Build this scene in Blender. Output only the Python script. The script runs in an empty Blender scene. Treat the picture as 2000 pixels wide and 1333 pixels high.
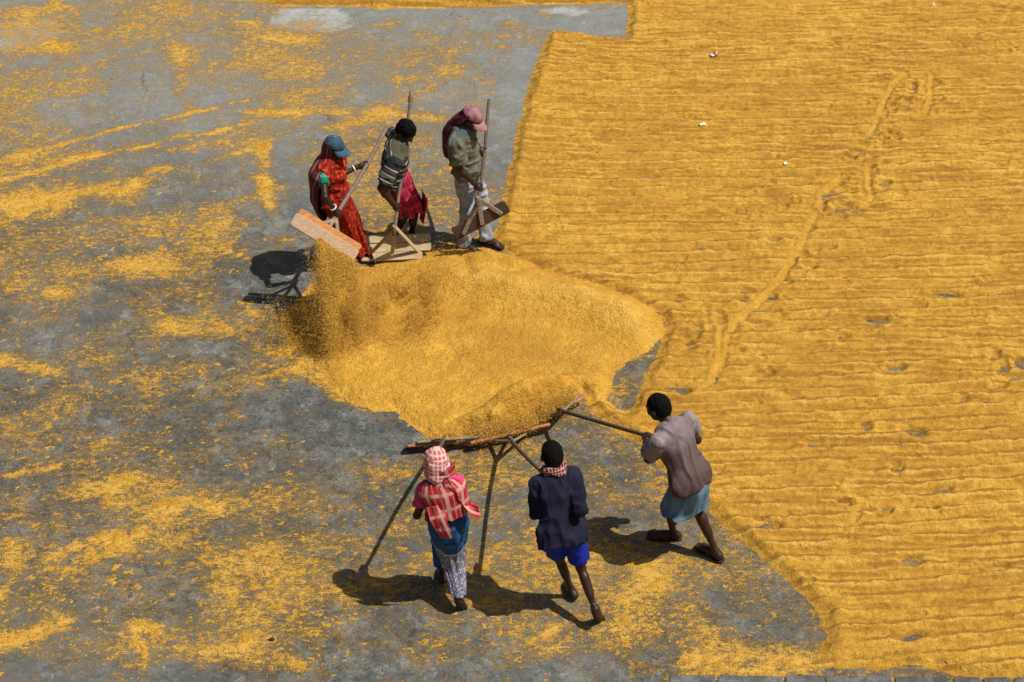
import bpy, bmesh, math, random
import numpy as np
from mathutils import Vector

random.seed(7)
rng = np.random.default_rng(11)
scene = bpy.context.scene
col = scene.collection

# ------------------------------------------------------------------ camera
cd = bpy.data.cameras.new('camera')
cam = bpy.data.objects.new('camera', cd); col.objects.link(cam)
cam.location = (0, -14.463, 11.3)
cam.rotation_euler = (math.radians(90 - 38), 0, 0)
cd.sensor_width = 36; cd.lens = 72.0
cd.clip_end = 1000
scene.camera = cam
# ------------------------------------------------------------------ light
SUN_TO = Vector((0.55, -0.10, 1.0)).normalized()       # towards the sun
elev = math.asin(SUN_TO.z); az = math.atan2(SUN_TO.x, SUN_TO.y)
w = bpy.data.worlds.new('World'); scene.world = w; w.use_nodes = True
nt = w.node_tree; bg = nt.nodes['Background']
sky = nt.nodes.new('ShaderNodeTexSky'); sky.sky_type = 'NISHITA'; sky.sun_disc = False
sky.sun_elevation = elev; sky.sun_rotation = az; sky.air_density = 1.0; sky.dust_density = 4.0
nt.links.new(sky.outputs[0], bg.inputs[0]); bg.inputs[1].default_value = 0.05
sd = bpy.data.lights.new('sun', 'SUN'); sd.energy = 4.5; sd.angle = math.radians(0.6); sd.color = (1.0, 0.94, 0.84)
so = bpy.data.objects.new('sun', sd); col.objects.link(so)
so.rotation_euler = SUN_TO.to_track_quat('Z', 'Y').to_euler(); so.location = (6, -2, 12)
scene.view_settings.view_transform = 'Standard'; scene.view_settings.look = 'None'
scene.view_settings.exposure = 0.10; scene.view_settings.gamma = 1.0
scene.view_settings.use_curve_mapping = False

# ------------------------------------------------------------------ numeric helpers
A = lambda *a: np.array(a, float)
def V(p): return np.array(p, float)
def nz(v):
    v = np.array(v, float); return v / max(np.linalg.norm(v), 1e-9)
def sst(a, b, x):
    t = np.clip((x - a) / (b - a), 0, 1); return t * t * (3 - 2 * t)

def _hash(ix, iy, iz, seed):
    n = (ix.astype(np.int64) * 73856093) ^ (iy.astype(np.int64) * 19349663) ^ (iz.astype(np.int64) * 83492791) ^ (seed * 2654435761)
    n = (n ^ (n >> 13)) * 1274126177; n = n & 0x7fffffff
    n = (n ^ (n >> 15)) & 0xffffff
    return n.astype(np.float32) / 0xffffff
def noise3(x, y, z, seed=0):
    x = np.asarray(x, np.float32); y = np.asarray(y, np.float32); z = np.asarray(z, np.float32)
    ix = np.floor(x); iy = np.floor(y); iz = np.floor(z)
    fx = x - ix; fy = y - iy; fz = z - iz
    fx = fx * fx * (3 - 2 * fx); fy = fy * fy * (3 - 2 * fy); fz = fz * fz * (3 - 2 * fz)
    r = 0
    for a in (0, 1):
        for b in (0, 1):
            for c in (0, 1):
                wgt = (fx if a else 1 - fx) * (fy if b else 1 - fy) * (fz if c else 1 - fz)
                r = r + wgt * _hash(ix + a, iy + b, iz + c, seed)
    return r * 2 - 1
def noise2(x, y, seed=0):
    """value noise on a regular lattice, -1..1"""
    ix = np.floor(x).astype(np.int64); iy = np.floor(y).astype(np.int64)
    fx = (x - ix).astype(np.float32); fy = (y - iy).astype(np.float32)
    fx = fx * fx * fx * (fx * (fx * 6 - 15) + 10); fy = fy * fy * fy * (fy * (fy * 6 - 15) + 10)
    r_ = np.random.default_rng(seed); tab = r_.random((512, 512), dtype=np.float32) * 2 - 1
    i0 = ix & 511; i1 = (ix + 1) & 511; j0 = iy & 511; j1 = (iy + 1) & 511
    return (tab[i0, j0] * (1 - fx) + tab[i1, j0] * fx) * (1 - fy) + (tab[i0, j1] * (1 - fx) + tab[i1, j1] * fx) * fy
def fbm2(x, y, seed=0, o=4, g=0.5):
    s = 0; a = 1.0; tot = 0
    for i in range(o):
        ca, sa = math.cos(0.7 * i), math.sin(0.7 * i)
        s = s + a * noise2((x * ca - y * sa) * 2 ** i + 17.3 * i, (x * sa + y * ca) * 2 ** i + 5.1 * i, seed + i); tot += a; a *= g
    return s / tot

# ------------------------------------------------------------------ objects
def tag(o, label=None, cat=None, group=None, kind=None):
    if label: o['label'] = label
    if cat: o['category'] = cat
    if group: o['group'] = group
    if kind: o['kind'] = kind
    return o
def empty(name, loc, label, cat, group=None):
    o = bpy.data.objects.new(name, None); col.objects.link(o)
    o.location = loc; o.empty_display_size = 0.1
    o['origin'] = [float(c) for c in loc]
    return tag(o, label, cat, group)
def mesh_obj(name, verts, faces, mat, parent=None, smooth=True, attrs=None, origin=None):
    """verts in world space; faces int array (n,3|4) or list"""
    verts = np.asarray(verts, np.float64).reshape(-1, 3)
    if parent is not None:
        r = parent
        while r.parent is not None: r = r.parent
        verts = verts - np.array(r.get('origin', [0, 0, 0]))
    elif origin is not None:
        verts = verts - np.array(origin)
    me = bpy.data.meshes.new(name)
    if isinstance(faces, np.ndarray):
        n, k = faces.shape
        me.vertices.add(len(verts)); me.vertices.foreach_set('co', verts.astype(np.float32).ravel())
        me.loops.add(n * k); me.loops.foreach_set('vertex_index', faces.astype(np.int32).ravel())
        me.polygons.add(n); me.polygons.foreach_set('loop_start', np.arange(0, n * k, k, dtype=np.int32))
        try: me.polygons.foreach_set('loop_total', np.full(n, k, np.int32))
        except Exception: pass
    else:
        me.from_pydata([tuple(v) for v in verts], [], faces)
    if attrs:
        for an, av in attrs.items():
            at = me.attributes.new(an, 'FLOAT', 'POINT'); at.data.foreach_set('value', np.asarray(av, np.float32).ravel())
    me.update(calc_edges=True)
    if smooth: me.polygons.foreach_set('use_smooth', np.ones(len(me.polygons), bool))
    me.materials.append(mat)
    o = bpy.data.objects.new(name, me); col.objects.link(o)
    if parent is not None: o.parent = parent
    elif origin is not None:
        o.location = origin; o['origin'] = [float(c) for c in origin]
    return o

# ------------------------------------------------------------------ materials
class NB:
    def __init__(s, name, rough=0.9, spec=0.15):
        s.m = bpy.data.materials.new(name); s.m.use_nodes = True
        s.t = s.m.node_tree; s.b = s.t.nodes['Principled BSDF']
        s.b.inputs['Roughness'].default_value = rough
        s.b.inputs['Specular IOR Level'].default_value = spec
        s.co = s.t.nodes.new('ShaderNodeTexCoord').outputs['Object']
    def link(s, a, b): s.t.links.new(a, b)
    def inp(s, n, key, v):
        i = n.inputs[key]
        if hasattr(v, 'is_output') or isinstance(v, bpy.types.NodeSocket): s.link(v, i)
        else: i.default_value = v
    def noise(s, scale, detail=3, rough=0.55, stretch=None, dist=0.0):
        n = s.t.nodes.new('ShaderNodeTexNoise'); n.inputs['Scale'].default_value = scale
        n.inputs['Detail'].default_value = detail; n.inputs['Roughness'].default_value = rough; n.inputs['Distortion'].default_value = dist
        s.link(s.mapped(stretch) if stretch else s.co, n.inputs['Vector']); return n.outputs['Fac']
    def mapped(s, sc, rot=(0, 0, 0)):
        m = s.t.nodes.new('ShaderNodeMapping'); m.inputs['Scale'].default_value = sc; m.inputs['Rotation'].default_value = rot
        s.link(s.co, m.inputs['Vector']); return m.outputs[0]
    def voro(s, scale, feature='F1', out='Distance', vec=None):
        n = s.t.nodes.new('ShaderNodeTexVoronoi'); n.feature = feature; n.inputs['Scale'].default_value = scale
        s.link(vec or s.co, n.inputs['Vector']); return n.outputs[out]
    def attr(s, name):
        n = s.t.nodes.new('ShaderNodeAttribute'); n.attribute_name = name; return n.outputs['Fac']
    def math(s, op, a, b=0.0, c=None):
        n = s.t.nodes.new('ShaderNodeMath'); n.operation = op
        s.inp(n, 0, a); s.inp(n, 1, b)
        if c is not None: s.inp(n, 2, c)
        return n.outputs[0]
    def rng(s, v, a, b, c=0.0, d=1.0):
        n = s.t.nodes.new('ShaderNodeMapRange'); n.interpolation_type = 'SMOOTHSTEP'
        s.inp(n, 0, v); n.inputs[1].default_value = a; n.inputs[2].default_value = b; n.inputs[3].default_value = c; n.inputs[4].default_value = d
        return n.outputs[0]
    def mix(s, f, a, b, mode='MIX'):
        n = s.t.nodes.new('ShaderNodeMix'); n.data_type = 'RGBA'; n.blend_type = mode
        s.inp(n, 0, f); 
        for k, v in ((6, a), (7, b)):
            if isinstance(v, tuple): v = (*v, 1.0) if len(v) == 3 else v
            s.inp(n, k, v)
        return n.outputs[2]
    def ramp(s, f, stops, interp='LINEAR'):
        n = s.t.nodes.new('ShaderNodeValToRGB'); r = n.color_ramp; r.interpolation = interp
        while len(r.elements) < len(stops): r.elements.new(0.5)
        for e, (p, c) in zip(r.elements, stops): e.position = p; e.color = (*c, 1)
        s.inp(n, 0, f); return n.outputs[0]
    def color(s, c):
        if isinstance(c, tuple): s.b.inputs['Base Color'].default_value = (*c, 1)
        else: s.link(c, s.b.inputs['Base Color'])
    def bump(s, h, dist=0.01, st=1.0):
        n = s.t.nodes.new('ShaderNodeBump'); n.inputs['Strength'].default_value = st; n.inputs['Distance'].default_value = dist
        s.link(h, n.inputs['Height']); s.link(n.outputs[0], s.b.inputs['Normal'])

GRAIN_A = (0.64, 0.335, 0.030); GRAIN_B = (0.80, 0.46, 0.058); GRAIN_D = (0.30, 0.135, 0.016)
def grain_mat(name, coarse=1.0, tone=False):
    b = NB(name, 0.75, 0.25)
    n1 = b.noise(95 * coarse, 2, 0.6); n2 = b.noise(7, 3); n3 = b.noise(230 * coarse, 1)
    n4 = b.noise(1.1, 3); n5 = b.noise(26 * coarse, 4, 0.7)
    c = b.mix(b.rng(n2, 0.35, 0.7), GRAIN_A, GRAIN_B)
    c = b.mix(b.rng(n4, 0.38, 0.62, 0, 0.6), c, (0.56, 0.275, 0.026))
    c = b.mix(b.rng(n5, 0.36, 0.52, 0.45, 0.0), c, (0.40, 0.20, 0.022))
    if tone:      # light and shade painted into the grain colour: dark furrows, pale crests
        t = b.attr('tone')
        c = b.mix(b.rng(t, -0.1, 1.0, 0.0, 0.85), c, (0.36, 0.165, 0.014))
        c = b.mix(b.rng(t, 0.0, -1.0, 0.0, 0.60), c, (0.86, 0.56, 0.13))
    c = b.mix(b.rng(n1, 0.33, 0.50, 0.62, 0.0), c, GRAIN_D)
    c = b.mix(b.rng(n3, 0.55, 0.75, 0, 0.55), c, (0.85, 0.60, 0.20))
    b.color(c)
    b.bump(b.math('ADD', b.math('ADD', n1, b.math('MULTIPLY', n5, 1.6)), b.math('MULTIPLY', n3, 0.5)), 0.016, 1.0)
    return b.m
M = {}
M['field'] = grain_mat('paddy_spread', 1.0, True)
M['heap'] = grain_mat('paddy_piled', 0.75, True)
M['loose'] = grain_mat('paddy_loose', 1.1)
def kernel_mat():
    b = NB('paddy_kernel', 0.6, 0.3)
    r = b.t.nodes.new('ShaderNodeNewGeometry').outputs['Random Per Island']
    b.color(b.ramp(r, [(0, (0.42, 0.20, 0.02)), (0.4, (0.66, 0.37, 0.05)), (0.85, (0.82, 0.52, 0.09)), (1, (0.85, 0.65, 0.28))]))
    return b.m
M['kernel'] = kernel_mat()

def concrete_mat():
    b = NB('worn_cement', 0.9, 0.2)
    big = b.noise(0.9, 5, 0.6); mid = b.noise(5.5, 6, 0.7); fine = b.noise(38, 4, 0.7); sp = b.noise(120, 2)
    c = b.mix(b.rng(big, 0.34, 0.66), (0.088, 0.092, 0.086), (0.190, 0.196, 0.188))
    c = b.mix(b.rng(mid, 0.40, 0.58, 0.0, 0.80), c, (0.064, 0.068, 0.064))
    c = b.mix(b.rng(b.noise(4.2, 7, 0.75), 0.52, 0.66, 0, 0.65), c, (0.31, 0.32, 0.312))
    c = b.mix(b.rng(b.noise(11.0, 6, 0.78), 0.53, 0.64, 0, 0.85), c, (0.042, 0.044, 0.040))
    c = b.mix(b.rng(b.noise(24.0, 5, 0.8), 0.54, 0.66, 0, 0.5), c, (0.30, 0.31, 0.30))
    c = b.mix(b.rng(fine, 0.36, 0.62, 0.55, 0.0), c, (0.05, 0.052, 0.046))
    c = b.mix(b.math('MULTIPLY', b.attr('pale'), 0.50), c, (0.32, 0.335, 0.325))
    # hairline cracks that wander
    nv = b.t.nodes.new('ShaderNodeTexNoise'); nv.inputs['Scale'].default_value = 2.2; nv.inputs['Detail'].default_value = 5; b.link(b.co, nv.inputs['Vector'])
    va = b.t.nodes.new('ShaderNodeVectorMath'); va.operation = 'MULTIPLY_ADD'; b.link(nv.outputs['Color'], va.inputs[0]); va.inputs[1].default_value = (0.9, 0.9, 0); b.link(b.co, va.inputs[2])
    cr = b.voro(0.42, 'DISTANCE_TO_EDGE', 'Distance', va.outputs[0])
    c = b.mix(b.math('MULTIPLY', b.rng(cr, 0.001, 0.006, 0.5, 0), b.rng(b.noise(1.1, 3), 0.47, 0.56)), c, (0.03, 0.03, 0.028))
    patch = b.attr('patch')
    c = b.mix(b.math('MULTIPLY', patch, b.rng(mid, 0.3, 0.6, 0.85, 0.55)), c, (0.42, 0.435, 0.43))
    dn = b.attr('dust')
    # dull film of husk dust trodden into the cement
    film = b.math('ADD', b.math('MULTIPLY', b.noise(5, 7, 0.78), 0.8), b.math('MULTIPLY', dn, 0.35))
    c = b.mix(b.rng(film, 0.30, 0.60, 0.0, 0.60), c, (0.255, 0.175, 0.060))
    # loose single grains
    g1 = b.noise(17, 8, 0.90, stretch=(0.75, 1.25, 1)); g2 = b.noise(85, 3, 0.8); g0 = b.noise(3.0, 4, 0.6)
    k = b.math('ADD', b.math('MULTIPLY', g1, 0.75), b.math('MULTIPLY', g2, 0.35))
    k = b.math('ADD', k, b.math('MULTIPLY', g0, 0.18))
    k = b.math('ADD', k, b.math('MULTIPLY', dn, 0.19))
    gm = b.rng(k, 0.596, 0.690)
    gc = b.mix(b.rng(sp, 0.35, 0.65), (0.46, 0.24, 0.035), (0.70, 0.43, 0.085))
    c = b.mix(b.math('MULTIPLY', gm, 0.92), c, gc)
    b.color(c)
    h = b.math('ADD', b.math('MULTIPLY', fine, 0.4), b.math('ADD', mid, b.math('MULTIPLY', gm, 0.35)))
    b.bump(b.math('ADD', h, b.math('MULTIPLY', sp, 0.15)), 0.02, 0.8)
    return b.m
M['concrete'] = concrete_mat()

def slab_mat():
    b = NB('stone_slab', 0.92, 0.2)
    c = b.mix(b.rng(b.noise(7, 5, 0.65), 0.35, 0.65), (0.085, 0.09, 0.085), (0.21, 0.215, 0.21))
    c = b.mix(b.rng(b.noise(60, 3), 0.4, 0.7, 0.4, 0), c, (0.06, 0.06, 0.055))
    b.color(c); b.bump(b.noise(45, 5, 0.7), 0.015, 0.8); return b.m
M['slab'] = slab_mat()

def wood_mat(name, a, bb, rough=0.75, axis=(1.0, 7, 7)):
    b = NB(name, rough, 0.25)
    n = b.noise(9, 5, 0.6, stretch=axis, dist=0.5)
    c = b.mix(b.rng(n, 0.3, 0.7), a, bb)
    c = b.mix(b.rng(b.noise(28, 4), 0.55, 0.75, 0, 0.22), c, tuple(x * 0.5 for x in a))
    b.color(c); b.bump(n, 0.004, 0.6); return b.m
M['wood_grey'] = wood_mat('weathered_wood', (0.17, 0.13, 0.09), (0.34, 0.28, 0.205))
M['wood_pale'] = wood_mat('pale_raw_plank', (0.40, 0.265, 0.165), (0.52, 0.36, 0.235))
M['wood_orange'] = wood_mat('orange_plank', (0.42, 0.17, 0.06), (0.60, 0.28, 0.10))
M['wood_dusty'] = wood_mat('dusty_plank', (0.36, 0.27, 0.15), (0.50, 0.40, 0.24))
M['wood_brown'] = wood_mat('dark_brown_plank', (0.055, 0.034, 0.026), (0.12, 0.07, 0.048))
M['wood_red'] = wood_mat('reddish_plank', (0.36, 0.13, 0.065), (0.50, 0.22, 0.12))
M['pole_dark'] = wood_mat('dark_pole_wood', (0.075, 0.05, 0.035), (0.15, 0.10, 0.07))
M['pole_mid'] = wood_mat('worn_pole_wood', (0.14, 0.105, 0.085), (0.27, 0.20, 0.155))
def plain(name, c, rough=0.85, spec=0.2, var=0.35, scale=30, bump=0.003):
    b = NB(name, rough, spec)
    b.color(b.mix(b.rng(b.noise(scale, 3), 0.3, 0.7), tuple(x * (1 - var) for x in c), tuple(min(1, x * (1 + var * 0.6)) for x in c)))
    b.bump(b.noise(scale * 6, 2), bump, 0.6); return b.m
M['skin'] = plain('dark_skin', (0.036, 0.0165, 0.0105), 0.5, 0.35, 0.2, 20, 0.001)
M['skin_sole'] = plain('sole_skin', (0.26, 0.12, 0.08), 0.7, 0.2, 0.2, 20, 0.001)
M['hair'] = plain('black_hair', (0.0045, 0.004, 0.004), 0.8, 0.12, 0.4, 120, 0.006)
M['nail'] = plain('nail_steel', (0.55, 0.55, 0.55), 0.3, 0.6)
M['bangle'] = plain('white_bangle', (0.80, 0.76, 0.70), 0.35, 0.5, 0.05)
M['sandal'] = plain('dark_rubber', (0.028, 0.020, 0.018), 0.7, 0.3)
M['strap'] = plain('sandal_strap', (0.09, 0.045, 0.03), 0.6, 0.3)
M['cloth_orange'] = plain('orange_rag', (0.40, 0.13, 0.05), 0.9)

# ------------------------------------------------------------------ the ground: one sheet of cement to the horizon
STEP = 0.0135
X0, X1, Y0, Y1 = -7.6, 7.6, -5.1, 8.4
gx = np.arange(X0, X1, STEP); gy = np.arange(Y0, Y1, STEP)
GX, GY = np.meshgrid(gx, gy, indexing='ij'); GX = GX.astype(np.float32); GY = GY.astype(np.float32)

def poly_sdf(P_, x, y):
    """positive inside"""
    P_ = [(float(a[0]), float(a[1])) for a in P_]; n = len(P_)
    d = np.full(x.shape, 1e9, np.float32); ins = np.zeros(x.shape, bool)
    for i in range(n):
        ax, ay = P_[i]; bx, by = P_[(i + 1) % n]
        ex, ey = bx - ax, by - ay; L = ex * ex + ey * ey + 1e-12
        t = np.clip(((x - ax) * ex + (y - ay) * ey) / L, 0, 1)
        d = np.minimum(d, (x - ax - t * ex) ** 2 + (y - ay - t * ey) ** 2)
        c = (ay > y) != (by > y)
        if ay != by: ins ^= c & (x < ex * (y - ay) / ey + ax)
    d = np.sqrt(d); return np.where(ins, d, -d)
def line_d(P_, x, y, want_w=False):
    d = np.full(x.shape, 1e9, np.float32); ww = np.zeros(x.shape, np.float32); sg = np.zeros(x.shape, np.float32)
    for a, b in zip(P_[:-1], P_[1:]):
        ex, ey = b[0] - a[0], b[1] - a[1]; L = ex * ex + ey * ey + 1e-12
        t = np.clip(((x - a[0]) * ex + (y - a[1]) * ey) / L, 0, 1)
        dd = np.sqrt((x - a[0] - t * ex) ** 2 + (y - a[1] - t * ey) ** 2)
        m = dd < d; d = np.where(m, dd, d)
        ww = np.where(m, (a[2] + (b[2] - a[2]) * t) if len(a) > 2 else 1.0, ww)
        sg = np.where(m, (x - a[0]) * ey - (y - a[1]) * ex, sg)
    return d, ww, sg

# field outline (the raked sheet of paddy on the right and along the far edge)
FIELD = [(1.303,6.242),(1.297,5.840),(1.245,5.438),(0.851,5.494),(0.484,5.632),(0.374,5.472),(0.325,5.157),(0.209,4.612),(0.107,3.882),(0.010,3.190),(-0.051,2.625),(-0.125,1.994),(-0.185,1.478),(0.000,1.269),(0.477,0.942),(0.945,0.703),(1.354,0.413),(1.388,0.199),(1.284,-0.174),(1.155,-0.571),(1.041,-0.899),(0.973,-1.036),(0.798,-0.782),(0.621,-0.782),(0.724,-1.023),(0.891,-1.238),(1.125,-1.489),(1.271,-1.779),(1.466,-2.031),(1.651,-2.337),(1.870,-2.652),(2.118,-3.008),(2.272,-3.232),(2.376,-3.386),(2.381,-3.612),(2.257,-3.874),(2.134,-3.951),(2.440,-3.936),(3.044,-3.977),(3.634,-4.079),(4.875,-4.255),(7.878,-2.246),(8.837,3.094),(9.523,8.936),(0.000,8.936),(-10.158,8.936),(-8.249,6.618),(-4.091,6.374),(-3.030,6.290),(-2.554,6.170),(-1.740,6.146),(-1.505,6.099),(-0.579,6.123),(0.290,6.194)]
HEAP = [(-1.733,1.146),(-1.443,1.129),(-0.967,1.261),(-0.730,1.411),(-0.488,1.461),(-0.195,1.436),(0.048,1.311),(0.288,1.080),(0.716,0.942),(1.133,0.663),(1.396,0.336),(1.343,0.049),(1.193,-0.174),(0.986,-0.334),(0.859,-0.571),(0.844,-0.747),(0.943,-1.036),(0.662,-0.885),(0.622,-0.733),(0.263,-1.057),(0.174,-1.212),(-0.173,-1.358),(-0.432,-1.345),(-0.735,-1.332),(-0.836,-1.192),(-1.010,-0.995),(-1.324,-0.885),(-1.557,-0.712),(-1.670,-0.500),(-1.771,-0.247),(-1.942,-0.100),(-2.106,0.199),(-2.063,0.506),(-1.853,0.822)]
wob = fbm2(GX * 6, GY * 6, 3, 3) * 0.035 + fbm2(GX * 28, GY * 28, 9, 2) * 0.012
sf = poly_sdf(FIELD, GX, GY) + wob
sh = poly_sdf(HEAP, GX, GY) + wob * 1.6
# furrows left by the rake, running across the picture
yw = GY + 0.045 * np.sin(GX * 0.55 + 1.0) * 2 + fbm2(GX * 0.40, GY * 0.8, 21, 2) * 0.060 + fbm2(GX * 1.3, GY * 5, 22, 2) * 0.020 - 0.030 * GX * sst(1.0, -4.0, GY) + fbm2(GX * 7, GY * 14, 23, 3, 0.7) * 0.014
ph = yw / 0.160
fr = ph - np.floor(ph)
idx = np.floor(ph)
crest = np.where(fr < 0.62, fr / 0.62, (1 - fr) / 0.38)
crest = np.clip(crest, 0, 1) ** 2.2
ampn = 0.62 + 0.70 * fbm2(GX * 0.7, ph * 0.9 + 3, 31, 3) + 0.85 * fbm2(GX * 3.5, ph * 1.7 + 3, 33, 3, 0.7)
ridge = crest * np.clip(ampn, 0.12, 1.4)
ph2 = (GY + fbm2(GX * 0.9, GY * 2, 41, 2) * 0.1) / 0.083
ridge2 = (0.5 + 0.5 * np.sin(ph2 * 2 * math.pi)) * np.clip(0.4 + fbm2(GX * 1.2, GY * 2.2, 42, 2), 0, 1)
tex = fbm2(GX * 10, GY * 22, 51, 3, 0.7) * 0.0170 + fbm2(GX * 34, GY * 34, 52, 2) * 0.0062
lump = fbm2(GX * 2.2, GY * 4.2, 55, 3)
tf = 0.023 + 0.035 * ridge + 0.010 * ridge2 + tex + 0.007 * lump
tone = np.where(fr < 0.62, -1.4 * sst(0.46, 0.60, fr), 1.5 * sst(0.63, 0.69, fr) * (1 - sst(0.76, 1.0, fr))) * np.clip(ampn + 0.1, 0, 1.2)  # furrow shading put into colour: pale up to each crest, dark past it
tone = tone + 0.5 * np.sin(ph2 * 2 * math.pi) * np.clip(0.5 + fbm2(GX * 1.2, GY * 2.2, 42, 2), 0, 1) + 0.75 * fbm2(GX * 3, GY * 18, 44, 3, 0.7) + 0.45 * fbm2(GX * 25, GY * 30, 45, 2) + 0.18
# thin slits where the rake reached the floor
slit = noise2(GX * 2.2, ph * 1.0 + 7, 61) * np.where(np.abs(fr - 0.05) < 0.16, 1, 0)
tf = tf - np.where(slit > 0.70, 0.05 * sst(0.70, 0.92, slit), 0)
# footprints, drag tracks
def pit(t, cx, cy, ang, L, W, dep, rim=0.010):
    ca, sa = math.cos(ang), math.sin(ang)
    u = (GX - cx) * ca + (GY - cy) * sa; v = -(GX - cx) * sa + (GY - cy) * ca
    r = np.sqrt((u / L) ** 2 + (v / W) ** 2)
    return t - dep * (1 - sst(0.5, 1.0, r)) + rim * np.exp(-((r - 1.25) / 0.28) ** 2)
prints = [(3.306,0.275,0.150,0.070,0.060),(3.462,0.199,0.120,0.050,0.050),(3.381,-0.406,0.110,0.050,0.050),(3.400,-1.278,0.130,0.070,0.060),(3.001,-1.212,0.070,0.060,0.050),(2.686,-2.154,0.100,0.050,0.050),(1.999,-2.415,0.090,0.070,0.050),(2.087,-2.439,0.100,0.070,0.050),(3.135,-2.837,0.120,0.070,0.045),(3.807,-2.906,0.120,0.060,0.040),(3.018,-3.654,0.140,0.060,0.045),(3.521,-2.012,0.120,0.050,0.045),(1.552,0.584,0.090,0.050,0.050),(3.990,0.679,0.160,0.040,0.050),(5.583,6.075,0.200,0.040,0.050),(4.156,4.036,0.070,0.060,0.030),(2.583,0.124,0.130,0.050,0.030),(2.943,0.049,0.120,0.050,0.030),(3.224,0.086,0.110,0.050,0.030),(1.661,0.124,0.060,0.150,0.030),(1.576,-0.100,0.080,0.080,0.030),(1.902,0.260,0.070,0.130,0.030),(1.807,-0.247,0.050,0.160,0.035),(2.221,0.199,0.130,0.050,0.025),(1.488,-0.747,0.080,0.060,0.030),(1.694,-1.238,0.080,0.070,0.025),(2.413,-0.816,0.100,0.060,0.020),(4.268,-0.247,0.070,0.120,0.035),(4.319,-0.406,0.070,0.140,0.035),(4.364,-0.571,0.140,0.060,0.035),(4.473,-0.356,0.080,0.120,0.035),(4.239,-0.641,0.090,0.070,0.035),(3.890,-0.851,0.080,0.070,0.030),(3.027,-2.246,0.070,0.060,0.030),(2.649,-2.605,0.120,0.050,0.025),(3.183,-1.748,0.070,0.080,0.030),(2.542,-1.424,0.100,0.050,0.025),(3.123,2.279,0.120,0.100,0.035),(3.215,2.127,0.100,0.120,0.030),(3.318,2.038,0.140,0.060,0.030),(3.498,2.441,0.060,0.160,0.030),(3.682,2.487,0.070,0.120,0.030),(3.559,2.083,0.160,0.050,0.030),(3.493,3.094,0.100,0.060,0.045),(3.416,2.980,0.080,0.050,0.045),(3.716,3.463,0.100,0.100,0.030),(3.837,3.463,0.070,0.070,0.030),(4.239,4.294,0.060,0.180,0.030),(4.399,4.347,0.060,0.160,0.030),(4.111,3.984,0.100,0.060,0.030),(4.482,4.452,0.080,0.090,0.030),(4.280,4.036,0.070,0.070,0.030),(2.539,1.023,0.050,0.080,0.030),(2.174,0.703,0.100,0.060,0.025),(2.115,0.569,0.070,0.060,0.020)]
for i, (cx, cy, L, W, dep) in enumerate(prints):
    tf = pit(tf, cx, cy, random.uniform(-0.35, 0.35), L, W * random.uniform(0.85, 1.2), dep)
trail = [(4.178,4.612),(3.894,4.087),(3.668,3.463),(3.522,2.811),(3.295,2.441),(3.005,2.127),(2.733,1.478),(2.461,0.918),(2.046,0.313),(1.816,-0.247)]
for i in range(64):
    k_ = random.random() * (len(trail) - 1.001); a_ = trail[int(k_)]; b_ = trail[int(k_) + 1]; u_ = k_ % 1
    sp = 0.34 if 4 < k_ < 5.4 or k_ < 1.2 or k_ > 7.5 else 0.15
    tf = pit(tf, a_[0] + (b_[0] - a_[0]) * u_ + random.gauss(0.06, sp), a_[1] + (b_[1] - a_[1]) * u_ + random.gauss(0, sp * .8), random.uniform(-1.5, 1.5), random.uniform(0.05, 0.11), random.uniform(0.03, 0.06), random.uniform(0.015, 0.03), 0.010)
for i in range(150):      # trodden spots too faint to count
    t_ = random.random(); cx = random.uniform(0.8, 6.5); cy = random.uniform(-3.9, 6.3)
    tf = pit(tf, cx, cy, random.uniform(-1.2, 1.2), random.uniform(0.05, 0.12), random.uniform(0.024, 0.045), random.uniform(0.008, 0.02), 0.006)
for line, hgt, wd in (([(4.192,4.633),(4.026,4.399),(3.894,4.087),(3.787,3.781),(3.668,3.463)], 0.026, 0.042),
                      ([(3.005,2.127),(2.852,1.837),(2.733,1.478),(2.604,1.187),(2.461,0.918),(2.258,0.584),(2.046,0.313),(1.911,0.086),(1.805,-0.392),(1.723,-0.571)], 0.028, 0.048),
                      ([(3.548,2.811),(3.500,2.533),(3.499,2.261)], 0.02, 0.05), ([(3.240,2.606),(3.031,2.351),(2.949,2.083),(3.038,1.907),(3.175,1.890)], 0.024, 0.045),
                      ([(4.464,4.612),(4.369,4.087),(4.280,3.862)], 0.02, 0.05), ([(1.851,0.199),(1.798,-0.247),(1.723,-0.571)], 0.02, 0.05)):
    d, _, sg = line_d(line, GX, GY)
    flat = np.exp(-(d / (wd * 1.2)) ** 2)
    tf = tf * (1 - 0.9 * flat) + (0.026 + tex) * 0.9 * flat; tone = tone * (1 - 0.9 * flat)
    tf = tf + hgt * 0.7 * np.clip(0.75 + 2.0 * fbm2(GX * 6, GY * 6, 46, 3, 0.7), 0.0, 1.5) * np.exp(-(d / (wd * 0.55)) ** 2) - 0.018 * np.exp(-((d - wd * 1.0) / (wd * 0.45)) ** 2) * (sg < 0)
edge = sst(-0.005, 0.11, sf)
lip = 0.020 * np.exp(-((sf - 0.11) / 0.07) ** 2)
TF = np.where(sf > -0.005, np.maximum(tf, -0.008) * edge + lip * edge, (sf + 0.005) * 0.8)

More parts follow.
